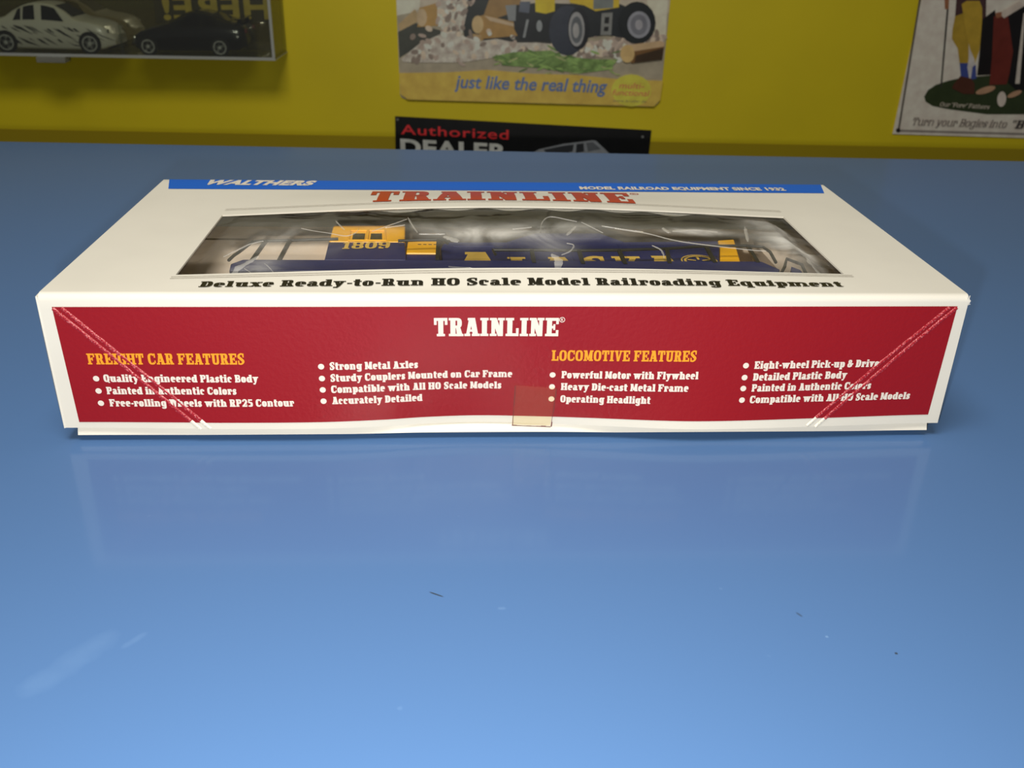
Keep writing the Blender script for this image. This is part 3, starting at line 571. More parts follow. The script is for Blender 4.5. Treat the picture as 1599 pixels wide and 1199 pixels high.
LINES = [[('Quality Engineered Plastic Body',(-130.0,19.72),(-81.6,19.8)),('Painted in Authentic Colors',(-129.8,15.35),(-88.8,15.5)),('Free-rolling Wheels with RP25 Contour',(-129.6,10.97),(-70.9,11.3))],
 [('Strong Metal Axles',(-58.8,24.03),(-30.8,24.03)),('Sturdy Couplers Mounted on Car Frame',(-58.8,19.9),(-.5,20.4)),('Compatible with All HO Scale Models',(-58.8,15.9),(-3.9,16.15)),('Accurately Detailed',(-58.7,11.9),(-29.7,11.85))],
 [('Powerful Motor with Flywheel',(15.5,20.31),(59.9,20.9)),('Heavy Die-cast Metal Frame',(15.5,15.94),(57.1,16.5)),('Operating Headlight',(15.5,11.4),(45.0,11.9))],
 [('Eight-wheel Pick-up & Drive',(78.1,24.4),(119.8,24.6)),('Detailed Plastic Body',(78.1,20.25),(109.6,20.6)),('Painted in Authentic Colors',(78.1,16.4),(118.6,16.6)),('Compatible with All HO Scale Models',(77.9,12.3),(132.9,12.5))]]
BX = [-132.3,-61.45,12.6,75.25]
for col, bx in zip(LINES, BX):
    b = MB()
    for txt, p0, p1 in col:
        lay(b, slab_line(txt, s=.32, t=.19, e=.05), fr, mm(p0), mm(p1), .00262)
        c = (bx/1000, p0[1]/1000+.00115)
        b.poly([fr(c[0]+.00098*math.cos(a*math.pi/9), c[1]+.00098*math.sin(a*math.pi/9)) for a in range(18)])
    b.build('feature_list', WHITE, box)
# top print
tp = lambda u, v, d=0.0: top(u, v, .00022+d)
BLUEP = M('blue_print', (8,92,190), rough=.4, spec=.1)
b = MB(); b.keep = True
b.grid(lambda u, v: top(lerp(lerp(-.1389,-.1428,v), lerp(.14045,.1440,v), u), lerp(lerp(.1206,.1215,u), D-.0010, v) , .00012) if v < 1 else top(lerp(-.1428,.1440,u), D-.0012, .00002),
       [i/90 for i in range(91)], [i/8 for i in range(9)]); b.build('blue_strip', BLUEP, box, smooth=True)
b = MB(); lay(b, sans_line('WALTHERS', .06, 1.08), tp, mm((-127.0,127.7)), mm((-80.9,127.8)), .0072, .28, 4); b.build('maker_lettering', WHITE, box)
b = MB(); lay(b, sans_line('MODEL RAILROAD EQUIPMENT SINCE 1932', .055, 1.06), tp, mm((34.3,124.8)), mm((124.8,125.0)), .0046, 0, 3); b.build('slogan_lettering', WHITE, box)
b = MB(); lay(b, slab_line('TRAINLINE', s=.30, t=.12), tp, mm((-53.9,92.9)), mm((53.4,93.6)), .0238, 0, 14); regmark(b, tp, (.0562,.1158), .0019); b.build('brand_lettering', M('red_lettering', (176,36,34), rough=.32), box)
b = MB()
SEG = [(-98.4,5.56),(-12.73,6.5),(106.6,7.35)]
def deluxe(u, v, d=0.0): return tp(u, v+.001*.35*math.cos(math.pi*u/.24), d)
lay(b, slab_line('Deluxe Ready-to-Run HO Scale Model Railroading Equipment', s=.30, t=.15), deluxe, mm((-98.4,5.45)), mm((106.6,7.1)), .0044, 0, 3)
b.build('caption_lettering', M('black_lettering', (24,22,20), rough=.4), box)
b = MB(); b.keep = True
for y0, y1, x0, x1 in ((.0884,.0918,-.1085,.1122),(.0900,.0934,-.1085,.1122),(.0129,.0165,-.1090,.1134),(.0143,.0178,-.1090,.1134)):
    b.grid(lambda u, v: tp(lerp(x0,x1,u), lerp(y0,y1,u)+v*.00022), [i/60 for i in range(61)], [0,1])
b.build('pinstripes', M('grey_pinstripe', (120,108,96), rough=.5), box)
# folded corner creases pressed through the front panel
def crease_mat(name, base, hi):
    m = M(name, base, rough=.25, bump=.35, bscale=1500); nt = m.node_tree; bs = nt.nodes['Principled BSDF']; tc = nt.nodes.new('ShaderNodeTexCoord')
    n = nt.nodes.new('ShaderNodeTexNoise'); n.inputs['Scale'].default_value = 1900; n.inputs['Detail'].default_value = 3; nt.links.new(tc.outputs['Object'], n.inputs['Vector'])
    r = nt.nodes.new('ShaderNodeValToRGB'); r.color_ramp.elements[0].position = .52; r.color_ramp.elements[1].position = .74
    r.color_ramp.elements[0].color = tuple(lin(v) for v in base)+(1,); r.color_ramp.elements[1].color = tuple(lin(v) for v in hi)+(1,)
    nt.links.new(n.outputs['Fac'], r.inputs[0]); nt.links.new(r.outputs[0], bs.inputs['Base Color']); return m
CRR = crease_mat('speckled_red_crease', (160,26,34), (226,130,130)); CRW = crease_mat('speckled_white_crease', (232,224,204), (244,238,222))  # crease colours lighter than the panel, with pale specks
for A, B_, A2, B2 in (((-141.2,44.6),(-101.6,2.7),(-138.6,44.8),(-98.4,2.9)), ((141.6,45.3),(101.6,2.7),(139.2,45.3),(98.6,3.2))):
    for p0, p1 in ((A, B_), (A2, B2)):
        for mat, lo, hi in ((CRR, 0.0, .925), (CRW, .925, .995)):
            b = MB(); b.keep = True; n = 70; off = random.random()*9
            wv = lambda t: .00016*noise.noise((t*14+off, 0, 3.3))+.0006*math.sin(t*5+off)*(t*(1-t))
            def rid(t, v):
                t = lerp(lo, hi, t); x = lerp(p0[0],p1[0],t)/1000; z = lerp(p0[1],p1[1],t)/1000
                dx, dz = p1[1]-p0[1], -(p1[0]-p0[0]); l = math.hypot(dx,dz); w = (v*.00062+wv(t))
                return front(x+dx/l*w, z+dz/l*w, .00013+.00026*(1-v*v)*(.75+.5*noise.noise((t*40, off, 0))))
            b.grid(rid, [i/n for i in range(n+1)], [-1,-.5,0,.5,1]); b.build('fold_crease', mat, box, smooth=True)
# clear tape
TAPE = clear('clear_tape', (255,250,236), gloss=.05, haze=.035, hazecol=(235,215,175), rough=.18, bump=.4, bscale=500)
b = MB(); b.keep = True
b.grid(lambda u, v: front(lerp(lerp(-.0002,.0004,v), lerp(.0126,.0139,v), u)+.0001*math.sin(v*30), lerp(.0024, lerp(.0176,.0167,u)+.00022*(1 if int(u*16.01)%2 else -1), v), .0004+.0004*max(0,.15-v)), [i/16 for i in range(17)], [i/10 for i in range(11)])
b.build('tape', TAPE, box, smooth=True)
b = MB()
for (x0,z0),(x1,z1) in (((-.1,2.2),(.4,17.5)),((12.7,2.3),(13.9,16.8)),((-.2,2.2),(12.7,2.1))):
    q = .00028; a, c = (x0/1000,z0/1000), (x1/1000,z1/1000)
    hz = abs(x1-x0) > abs(z1-z0)
    for i in range(8):
        f0, f1 = i/8, (i+1)/8
        pa = (lerp(a[0],c[0],f0), lerp(a[1],c[1],f0)); pc = (lerp(a[0],c[0],f1), lerp(a[1],c[1],f1)); w = q*random.uniform(.5,1.3)
        ux, uz = (0, w) if hz else (w, 0)
        b.poly([fr(pa[0],pa[1])-Vector((0,.0006,0)), fr(pa[0]+ux,pa[1]+uz)-Vector((0,.0006,0)), fr(pc[0]+ux,pc[1]+uz)-Vector((0,.0006,0)), fr(pc[0],pc[1])-Vector((0,.0006,0))])
b.build('tape_edge', M('grimy_tape_edge', (104,48,40), rough=.6), box)
# inner liner
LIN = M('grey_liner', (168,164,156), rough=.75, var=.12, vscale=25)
b = MB(); b.box(-.1385,.1385,.1285,.1300,.0014,.044); b.build('inner_liner', M('shaded_grey_liner', (112,110,102), rough=.7, var=.15, vscale=30), box)  # back liner coloured darker to put in the shade under the lid
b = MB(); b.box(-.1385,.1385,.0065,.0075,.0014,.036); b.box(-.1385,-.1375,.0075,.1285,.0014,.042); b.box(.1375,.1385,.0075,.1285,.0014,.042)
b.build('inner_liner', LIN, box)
b = MB(); b.box(-.137,.137,.0080,.1280,.0013,.0040); b.box(-.137,-.101,.0080,.1000,.0040,.034); b.box(-.101,-.0665,.0635,.1000,.0040,.036); b.box(-.101,.105,.0200,.0900,.0040,.0134); b.box(.1055,.137,.0080,.1000,.0040,.034); b.box(-.137,.137,.1000,.1280,.0040,.031); b.build('foam_pad', M('beige_foam', (214,196,176), rough=.9, var=.06, vscale=40, bump=.1), box)
# window film
FILM = clear('window_film', (254,254,253), gloss=.016, haze=.006, rough=.06)
b = MB(); b.keep = True
def film(u, v):
    x = lerp(WX0-.003, WX1+.003, u); y = lerp(WY0-.003, WY1+.003, v)
    e = min(1, 6*min(v, 1-v, u*2, (1-u)*2))
    n = noise.noise((x*38, y*60, 1.7))*.0004+noise.noise((x*120, y*90, 5.1))*.00015+.0002*math.sin(x*150)*v
    return top(x, y+skew(x,y), -.0010+max(-.0005,min(.0003,n*e)))
b.grid(film, [i/140 for i in range(141)], [i/50 for i in range(51)]); b.build('window_film', FILM, box, smooth=True, angle=180)

GLUE = clear('film_glue_edge', (250,250,246), gloss=.02, haze=.30, hazecol=(214,210,196), rough=.2)
b = MB(); b.keep = True
def glue(u, v):
    x = lerp(-.068, .092, u); w = .0022+.0016*math.sin(x*300+.8)+.0006*math.sin(x*120)
    y = WY1+.0005-v*w*min(1, 8*min(u, 1-u)); return film((x-(WX0-.003))/(WX1-WX0+.006), (y-(WY0-.003))/(WY1-WY0+.006))+Vector((0,0,.0002))
b.grid(glue, [i/160 for i in range(161)], [0,.5,1]); b.build('glue_edge', GLUE, box, smooth=True)
# ================================================================= toy locomotive (lying on its side, roof away from us)
loco = thing('toy_locomotive', 'dark blue and yellow toy locomotive numbered 1809 lying on its side inside the boxed window', 'toy locomotive', (0, .07, .004))
NAVY = M('navy_plastic', (30,36,88), rough=.4, spec=.3); YEL = M('yellow_plastic', (240,176,22), rough=.35); BLK = M('black_plastic', (24,23,24), rough=.45); GOLDL = M('gold_lettering', (214,176,84), rough=.4)
XYZ = lambda u, v, w: (u, v, w)
def mmp(l): return [(a/1000, c/1000) for a, c in l]
b = MB(); b.prism(mmp([(-100.5,53),(101,53),(102.5,56),(98,65.0),(-98,65.0),(-101.5,60)]), XYZ, .006, .038); b.build('frame', NAVY, loco, bevel=.0005)
b = MB(); b.prism(mmp([(-68,65),(-69.0,86),(-39.2,86),(-37.6,65)]), XYZ, .008, .038); cab = b.build('cab', NAVY, loco, bevel=.0004)
b = MB(); b.prism(mmp([(-69.0,86),(-69.8,107.2),(-40.1,108.2),(-39.2,86)]), XYZ, .008, .0382); cu = b.build('cab_roof', YEL, loco, bevel=.0008)
b = MB()
fw = [(-61.4,86.6),(-61.9,99.6),(-48.0,99.9),(-46.8,86.8)]
for (p, q) in zip(fw, fw[1:]+fw[:1]): b.tube([(p[0]/1000,p[1]/1000,.0384),(q[0]/1000,q[1]/1000,.0384)], .00045, 6)
b.tube([(-.0542,.0867,.0384),(-.0547,.0995,.0384)], .0007, 6); b.build('cab_window_frame', YEL, cu)
for q in ([(-60.1,88.0),(-60.4,96.2),(-55.6,96.3),(-55.2,88.1)], [(-53.0,88.1),(-53.3,96.3),(-48.9,96.4),(-48.2,88.2)]):
    b = MB(); b.prism(mmp(q), XYZ, .0380, .03828); b.build('cab_window', M('dark_pane', (58,52,20), rough=.2), cu)
b = MB(); b.prism(mmp([(-38.4,79.0),(-38.4,93.6),(-26.2,93.8),(-26.0,79.0)]), XYZ, .010, .036); bat = b.build('battery_box', YEL, loco, bevel=.0005)
b = MB()
for k in range(4): b.box(-.0342+k*.0021,-.0329+k*.0021,.0890,.0896,.03595,.0361)
b.build('louvre', BLK, bat)
b = MB(); b.prism(mmp([(-38.4,65),(-38.4,79),(-25,79),(-25,65)]), XYZ, .009, .0355); b.build('low_hood', NAVY, loco, bevel=.0004)
hoodp = [(-24,65),(-25,88),(-24.4,93),(-22.4,95.8),(1.3,96.2),(13.8,108.6),(41.6,109.2),(50.4,97.2),(89.8,99),(88.4,90),(82.0,65)]
b = MB(); b.prism(mmp(hoodp), XYZ, .009, .035); hood = b.build('hood', NAVY, loco, bevel=.0006)
b = MB(); b.prism(mmp([(89.9,99.2),(88.5,90),(82.2,65),(91.0,65),(97.1,100.6)]), XYZ, .009, .0352); b.build('hood_end', YEL, loco, bevel=.0005)
b = MB()
for q in ([(14.2,100),(41,100.6)], [(-20,90),(0,90)], [(52,92.5),(86,93.5)]):
    b.tube([(q[0][0]/1000,q[0][1]/1000,.0351),(q[1][0]/1000,q[1][1]/1000,.0351)], .0003, 6)
for x in (2, 27, 47, 66): b.tube([(x/1000,.066,.0350),(x/1000,.094,.0350)], .00022, 6)
b.build('panel_seam', NAVY, hood)
lf = lambda z: (lambda u, v, d=0.0: Vector((u, v, z+d)))
b = MB(); lay(b, slab_line('1809', s=.24, t=.14), lf(.03815), mm((-63.1,77.2)), mm((-44.6,78.0)), .0082); b.build('road_number', GOLDL, cab)
b = MB()
for ch, x0, x1, hgt, y0 in (('A',-19.0,-2.6,20.5,62.4),('L',1.0,12.0,14.6,62.4),('A',14.0,27.6,14.8,62.4),('S',30.2,39.4,15.8,62.4),('K',42.0,53.5,16.0,62.4),('A',55.0,69.0,16.8,62.4)):
    lay(b, slab_line(ch, s=.3, t=.17), lf(.03515), (x0/1000,y0/1000), (x1/1000,y0/1000), hgt/1000)
b.build('name_lettering', GOLDL, hood)
b = MB()
c = (.0762, .0735)
def ringm(r0, r1, k=36):
    for i in range(k):
        a0, a1 = 2*math.pi*i/k, 2*math.pi*(i+1)/k
        b.poly([(c[0]+math.cos(a)*r, c[1]+math.sin(a)*r, .03515) for a, r in ((a0,r0),(a1,r0),(a1,r1),(a0,r1))])
ringm(.0072,.0066); ringm(.0060,.0050)
for k in range(5):
    a = k*2*math.pi/5+.3; b.poly([(c[0]+.0046*math.cos(a+d)*f, c[1]+.0046*math.sin(a+d)*f, .03515) for d, f in ((-.3,.3),(-.12,1),(.12,1),(.3,.3))])
b.build('emblem', GOLDL, hood)
def rail(pts, zz, posts, r=.0006):
    b = MB(); b.tube([(p[0]/1000,p[1]/1000,zz) for p in pts], r, 8); o = b.build('handrail', BLK, loco, smooth=True)
    for (a, c) in posts:
        b = MB(); b.prism([(a[0]-.75,a[1]),(a[0]+.75,a[1]),(c[0]+.75,c[1]),(c[0]-.75,c[1])], lambda u, v, w: (u/1000, v/1000, zz+w-(.0022*(v-a[1])/(c[1]-a[1]) if c[1] != a[1] else 0)), -.0004, .0004); b.build('post', BLK, o)
rail([(-101.5,58.0),(-100.8,63.5),(-99.8,67),(-97.1,79.9),(-92.3,80.8),(-83.2,81.7),(-74,82.6),(-64.9,83.6)], .040, [((-92.3,80.8),(-94.6,64.0)),((-83.2,81.7),(-84.6,64.0))])
rail([(-41.5,81.6),(-34,82.6),(-25.8,83.4),(-23.4,82.4),(-22.2,79)], .040, [((-25.8,83.4),(-25.9,66))])
rail([(-4,66),(-5,71.0),(10,71.2),(28.2,70.9),(43.8,71.6),(62.8,73.6),(79,77.0),(95.8,77.6),(101.6,76.2),(102.6,70),(101.2,58)], .040, [((10,71.2),(10.5,62)),((28.2,70.9),(28.9,61)),((43.8,71.6),(44.9,61)),((62.8,73.6),(61.9,62)),((79,77.0),(79.6,63)),((95.8,77.6),(96.3,63.5))])
b = MB(); b.tube([(.0995,.046,.040),(.1030,.053,.040),(.1066,.0621,.040),(.1103,.0556,.040),(.1085,.045,.040)], .0006, 8); st = b.build('step_rail', BLK, loco, smooth=True)
b = MB(); b.prism(mmp([(104.8,46),(108.9,46),(109.4,54),(107.2,57.5),(105.8,54)]), XYZ, .034, .0385); b.build('step', NAVY, st)
for cx in (-.062, .062):
    b = MB(); b.box(cx-.026,cx+.026,.040,.0528,.010,.034); tr = b.build('truck', BLK, loco, bevel=.001)
    for dx in (-.016,.016):
        for z in (.012,.030):
            b = MB(); b.lathe([(.0005,-.002),(.0062,-.002),(.0062,.002),(.0005,.002)], (cx+dx,.0400,z), 'z'); b.build('wheel', BLK, tr, smooth=True)
b = MB(); b.box(-.022,.022,.041,.0528,.010,.034); b.build('fuel_tank', BLK, loco, bevel=.002)
loco.location = (-.0009, .0523, .0118); loco.scale = (.948, .948, .948)
# crumpled clear bag round the locomotive
BAG = clear('crumpled_bag', (252,252,250), gloss=.012, haze=.005, hazecol=(240,237,230), rough=.10, hvar=True, attr='sheen_haze', bump=.2, bscale=90)
bag = MB(); bag.keep = True
def bag_at(x, y):
    over = spline([-.136,-.110,-.102,.104,.112,.136], [0,.4,1,1,.4,0], x)*spline([.01,.022,.030,.090,.100,.127], [0,.6,1,1,.3,0], y)
    p = Vector((x*20, y*34, 2.0)); q = Vector((x*20+y*22, y*30-x*9, 7.0))
    ridge = 1-abs(noise.noise(p))*2.2; ridge2 = 1-abs(noise.noise(q*1.7))*2.2
    n = .0006*ridge+.0006*max(0, ridge2)**3+.0002*noise.noise(p*5)
    hi = H+bulge(x, y)-.0016
    z = lerp(.0385, .0462+.6*bulge(x, y), over)+n*lerp(3.2, 1.0, over)
    return Vector((x, y, max(.0470 if over > .97 else .0372, min(z, hi))))
bag.grid(lambda u, v: bag_at(lerp(-.135, .135, u), lerp(.014, .1262, v)), [i/230 for i in range(231)], [i/96 for i in range(97)])
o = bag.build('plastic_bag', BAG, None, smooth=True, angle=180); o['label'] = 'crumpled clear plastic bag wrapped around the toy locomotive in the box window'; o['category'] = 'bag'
at = o.data.attributes.new('sheen_haze', 'FLOAT', 'POINT')
SHEEN_HAZE = [(-8,57,22,9,.5),(-83,54,24,16,.16),(107,58,12,30,.5),(71,65,14,4,.45),(28,63,18,8,.2),(-45,64,12,6,.14),(-86,28,7,7,.3),(60,52,30,3,.10),(15,42,8,10,.15)]  # bright sheen patches painted into the bag's haze
def sheen_haze_at(x, y):
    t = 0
    for cx, cy, sx, sy, k in SHEEN_HAZE: t += k*math.exp(-((x*1000-cx)/sx)**2-((y*1000-cy)/sy)**2)
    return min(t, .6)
at.data.foreach_set('value', [sheen_haze_at(v.co.x, v.co.y) for v in o.data.vertices])
GLINT_CREASES = [([(-98.6,39.8),(-91.8,50.0),(-87.2,53.1)],0.7),([(-94.5,19.3),(-89.6,31.6),(-86.4,38.5)],2.2),([(-82.9,31.0),(-76.2,22.0),(-71.5,15.7)],0.4),([(-64.1,74.7),(-59.4,62.2)],0.7),([(-37.1,76.7),(-35.2,66.9),(-32.6,56.9)],0.7),([(-49.4,59.7),(-42.1,68.2),(-37.4,74.3)],0.5),([(-32.1,55.4),(-22.7,55.0)],1.0),([(-22.9,52.2),(-17.8,47.2)],2.6),([(-44.9,63.8),(-37.7,66.3)],1.2),([(11.9,56.6),(13.5,68.8),(17.1,76.4),(23.6,72.8),(26.8,70.6)],0.6),([(21.2,54.2),(25.6,64.2)],1.3),([(28.4,70.0),(35.0,57.5)],0.6),([(20.4,45.8),(22.7,43.9),(21.0,38.5),(17.5,35.1)],0.6),([(14.2,35.6),(16.2,30.7),(14.6,24.3)],2.6),([(-4.3,22.8),(4.2,22.4),(13.1,22.0)],0.5),([(-21.2,26.9),(-2.1,23.9)],0.4),([(40.1,63.4),(50.7,59.4),(63.4,51.6),(92.5,45.8)],0.6),([(61.8,63.2),(71.0,66.3),(79.8,65.4)],2.4),([(59.0,66.7),(60.3,60.7)],1.8),([(93.1,75.9),(88.6,55.4)],1.2),([(51.3,47.2),(53.9,42.7),(53.3,34.7)],0.7),([(107.0,47.0),(106.7,37.1),(106.7,27.2)],2.6),([(35.6,66.0),(43.6,63.0),(50.5,60.9)],0.8),([(1.8,59.9),(9.0,62.4)],1.2),([(-75.9,66.6),(-58.2,55.5),(-54.4,63.2)],0.4),([(-89.0,27.8),(-78.2,19.9),(-68.5,17.0),(-58.3,17.5)],0.4)]
CRM = clear('bag_crease_glint', (255,255,255), gloss=.05, haze=.28, hazecol=(248,244,236), rough=.15)  # bag folds whose light streaks are painted in as whitish ribbons
for pts, w in GLINT_CREASES:
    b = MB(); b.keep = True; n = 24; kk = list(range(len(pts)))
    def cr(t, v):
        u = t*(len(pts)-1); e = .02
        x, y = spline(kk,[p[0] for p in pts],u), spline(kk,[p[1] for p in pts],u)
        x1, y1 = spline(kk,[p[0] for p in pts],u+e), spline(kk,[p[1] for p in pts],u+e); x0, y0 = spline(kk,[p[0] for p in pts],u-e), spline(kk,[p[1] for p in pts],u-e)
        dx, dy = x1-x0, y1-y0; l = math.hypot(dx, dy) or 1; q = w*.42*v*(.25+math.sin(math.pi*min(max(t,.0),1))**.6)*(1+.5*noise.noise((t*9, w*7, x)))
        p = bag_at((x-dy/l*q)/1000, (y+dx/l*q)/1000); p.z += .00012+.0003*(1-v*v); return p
    b.grid(cr, [i/n for i in range(n+1)], [-1,-.4,.4,1]); b.build('glint_wrinkle', CRM, o, smooth=True)

# ================================================================= wall signs
def art_mat(kind, rgb):
    k = .25
    c = [min(250, 255*((lambda l: 12.92*l if l <= .0031308 else 1.055*l**(1/2.4)-.055)(min(1, lin(v)/k)))) for v in rgb]
    nm = 'sign_ink_%s_%02x%02x%02x' % ((kind,)+tuple(rgb))
    if kind == 'chips': return M(nm, c, rough=.35, var=.35, vscale=110)
    if kind == 'grass': return M(nm, c, rough=.35, var=.5, vscale=90)
    return M(nm, c, rough=.35, var=.12, vscale=70)
def sign(name, label, outline, face, art, texts, bevel=.0006, th=.0016):
    us = [p[0] for p in outline]; zs = [p[1] for p in outline]
    root = thing(name, label, 'sign', on_wall(sum(us)/len(us), min(zs), .001))
    b = MB(); b.prism(outline, on_wall, .0008, .0008+th); b.build('sign_plate', art_mat('plain', face), root)
    groups = []
    for i, (kind, rgb, pts) in enumerate(art):
        d0 = .0009+th+.00008*i; q = [(a/1000, c/1000) for a, c in pts]; groups.append((kind, rgb, q, d0))
        # printed scatter: wood chips, grass blades, bark
        n, pal = {'chips': (150, [(146,134,122),(112,100,90),(134,120,104),(88,78,70)]), 'grass': (110, [(92,112,60),(58,76,40),(104,108,72),(70,88,46)])}.get(kind, (0, []))
        us_ = [a for a, _ in q]; vs_ = [c for _, c in q]; rs = random.Random(i); k = 0
        while k < n:
            k += 1; x, y = rs.uniform(min(us_), max(us_)), rs.uniform(min(vs_)-.004, max(vs_)+.003)
            ins = False
            for (xa, ya), (xc, yc) in zip(q, q[1:]+q[:1]):
                if (ya > y) != (yc > y) and x < (xc-xa)*(y-ya)/(yc-ya)+xa: ins = not ins
            if not ins and rs.random() > .22: continue
            a = rs.uniform(0, 3.14); l, w = (rs.uniform(.003,.0065), rs.uniform(.002,.004)) if kind == 'chips' else (rs.uniform(.004,.010), rs.uniform(.0007,.0016))
            if kind == 'grass': a = rs.uniform(-.5, .5)
            groups.append(('ink', pal[k % 4], [(x+l*math.cos(t)*math.cos(a)-w*math.sin(t)*math.sin(a), y+l*math.cos(t)*math.sin(a)+w*math.sin(t)*math.cos(a)) for t in [j*math.pi/4 for j in range(8)]], d0+.00001+.0000002*k))
    b = MB(); mats = []
    for kind, rgb, pts, d in groups:
        m = art_mat(kind, rgb)
        if m not in mats: mats.append(m)
        b.cur = mats.index(m); b.prism(pts, on_wall, d-.00004, d)
    if mats: b.build('printed_picture', mats, root)
    for nm, polys, p0, p1, h, sh, rgb in texts:
        b = MB(); lay(b, polys, lambda u, v, d=0.0: on_wall(u, v, .0012+th+.00008*len(art)+d), p0, p1, h, sh); b.build(nm, art_mat('plain', rgb), root)
    return root
sign('tin_sign', 'tin wall sign with a yellow tractor among logs above a blue slogan',
     [(-.1062,.20),(-.1042,.0467),(-.1030,-.077),(-.1013,-.0805),(-.096,-.083),(-.0896,-.0838),(.2515,-.0868),(.2587,-.0858),(.2638,-.0812),(.2657,-.0724),(.2671,.0543),(.2690,.20)],
     (120,112,98), ART['tractor_sign'],
     [('slogan_lettering', sans_line('just like the real thing', .02), (-.0255,-.0655), (.1865,-.0680), .0178, .2, (60,76,106)),
      ('badge_lettering', sans_line('multi-', .0), (.2057,-.0617), (.2402,-.0619), .0080, .22, (170,66,56)),
      ('badge_lettering', sans_line('functional', .0), (.1964,-.0711), (.2475,-.0718), .0080, .22, (170,66,56)),
      ('address_lettering', sans_line('www.bruder.de', .0), (.1979,-.0803), (.2454,-.0807), .0036, .1, (92,84,60))])
sign('dealer_sign', 'black authorized dealer sign half hidden behind the counter edge',
     [(-.1113,-.1074),(.2571,-.1200),(.2520,-.29),(-.1150,-.278)], (10,10,11), ART['dealer_sign'],
     [('red_lettering', sans_line('Authorized', .012, 1.1), (-.1035,-.1320), (.0514,-.1368), .0140, 0, (138,28,30)),
      ('white_lettering', sans_line('DEALER', .035, 1.05), (-.1050,-.1605), (.0506,-.1655), .0220, 0, (128,128,122))])
sign('golf_sign', 'white wall sign of golfers standing on a green mound with bogies slogan', [(.6090,.24),(.6090,.0613),(.6065,-.1184),(.8600,-.1210),(.8620,.24)], (136,126,116), ART['golf_sign'],
     [('mound_lettering', slab_line('Our "Fore" Fathers', s=.17, t=.1), (.6645,-.0778), (.7362,-.0804), .0060, .15, (124,116,104)),
      ('slogan_lettering', slab_line('Turn your Bogies into', s=.15, t=.08), (.6296,-.1046), (.7669,-.1060), .0105, .2, (66,58,54)),
      ('slogan_lettering', slab_line('"Bo', s=.24, t=.12), (.7735,-.1062), (.8040,-.1070), .0115, .2, (40,36,34))])

# ================================================================= display case and toy cars
CZ = -.0236; CRZ = math.radians(-1.5)
CO = Vector((-.2600, 1.0290, CZ))
CEX = Vector((math.cos(CRZ), math.sin(CRZ), 0)); CEY = Vector((-CEX.y, CEX.x, 0))
def cs(u, v, w=0): return CO+CEX*u+CEY*v+Vector((0,0,w))
ACR = clear('clear_acrylic', (236,238,232), gloss=.05, haze=.03, rough=.04); EDGE = M('acrylic_edge', (178,180,172), rough=.3)
case = thing('display_case', 'clear acrylic wall case holding toy cars, upper left above the counter', 'display case', cs(-.3,.04))
L, DP, CH = .56, .080, .16
def cbox(u0,u1,v0,v1,w0,w1,name,mat,par=case,bev=0):
    b = MB(); k = [cs(u,v,w) for w in (w0,w1) for (u,v) in ((u0,v0),(u1,v0),(u1,v1),(u0,v1))]
    b.add(k, [(3,2,1,0),(4,5,6,7),(0,1,5,4),(1,2,6,5),(2,3,7,6),(3,0,4,7)]); return b.build(name, mat, par, bevel=bev)
cbox(-L,0,0,DP,0,.003,'case_floor',ACR); cbox(-.003,0,0,DP,.003,CH,'case_side',ACR); cbox(-L,-L+.003,0,DP,.003,CH,'case_side',ACR)
cbox(-L,0,0,DP,CH,CH+.003,'case_top',ACR); cbox(-L+.003,-.003,.0005,.0025,.003,CH,'case_front',ACR)
b = MB()
for e in (((-L,-.0008),(0.0006,.0008),(-.0004,.0034)),): pass
cbox(-L,.0004,-.0009,-.0001,-.0002,.0034,'floor_edge',EDGE); cbox(-.0032,.0004,-.0009,-.0001,.0036,CH,'side_edge',EDGE)
cbox(.0001,.0009,-.0005,DP,-.0002,.0010,'side_edge',EDGE)
cbox(-.307,-.270,-.006,.012,-.0075,-.0002,'hinge_tab',clear('tab_plastic',(225,225,215),gloss=.06,haze=.35,hazecol=(200,200,190),rough=.2),bev=.001)
cbox(-.1985,-.1960,.0030,.0055,.0032,.040,'divider',ACR)
CARM = {}
def wheel(root, x, y, r, w):
    b = MB(); s = 1 if y > 0 else -1
    b.lathe([(r*.55,-w/2),(r*.93,-w/2),(r,-w*.3),(r,w*.3),(r*.93,w/2),(r*.55,w/2)], (x,y,r), 'y', 30); t = b.build('tyre', M('black_rubber', (20,20,20), rough=.7), root, smooth=True)
    b = MB(); f = s*w/2
    b.lathe([(r*.78,f*.9),(r*.78,f*1.02),(r*.66,f*1.02),(r*.60,f*.55)], (x,y,r), 'y', 30)
    for k in range(5):
        a = k*2*math.pi/5+.2; d = Vector((math.cos(a),0,math.sin(a))); n = Vector((-d.z,0,d.x)); c0 = Vector((x, y+f*1.0, r))
        b.add([c0+n*r*.13, c0-n*r*.13, c0+d*r*.7-n*r*.17, c0+d*r*.7+n*r*.17]+[q+Vector((0,-s*w*.18,0)) for q in (c0+n*r*.13, c0-n*r*.13, c0+d*r*.7-n*r*.17, c0+d*r*.7+n*r*.17)],
              [(0,1,2,3),(4,7,6,5),(0,4,5,1),(1,5,6,2),(2,6,7,3),(3,7,4,0)])
    b.lathe([(r*.2,f*.6),(r*.2,f*1.1)], (x,y,r), 'y', 14); b.build('rim', M('chrome_rim', (225,225,222), rough=.2, metal=.3), t)
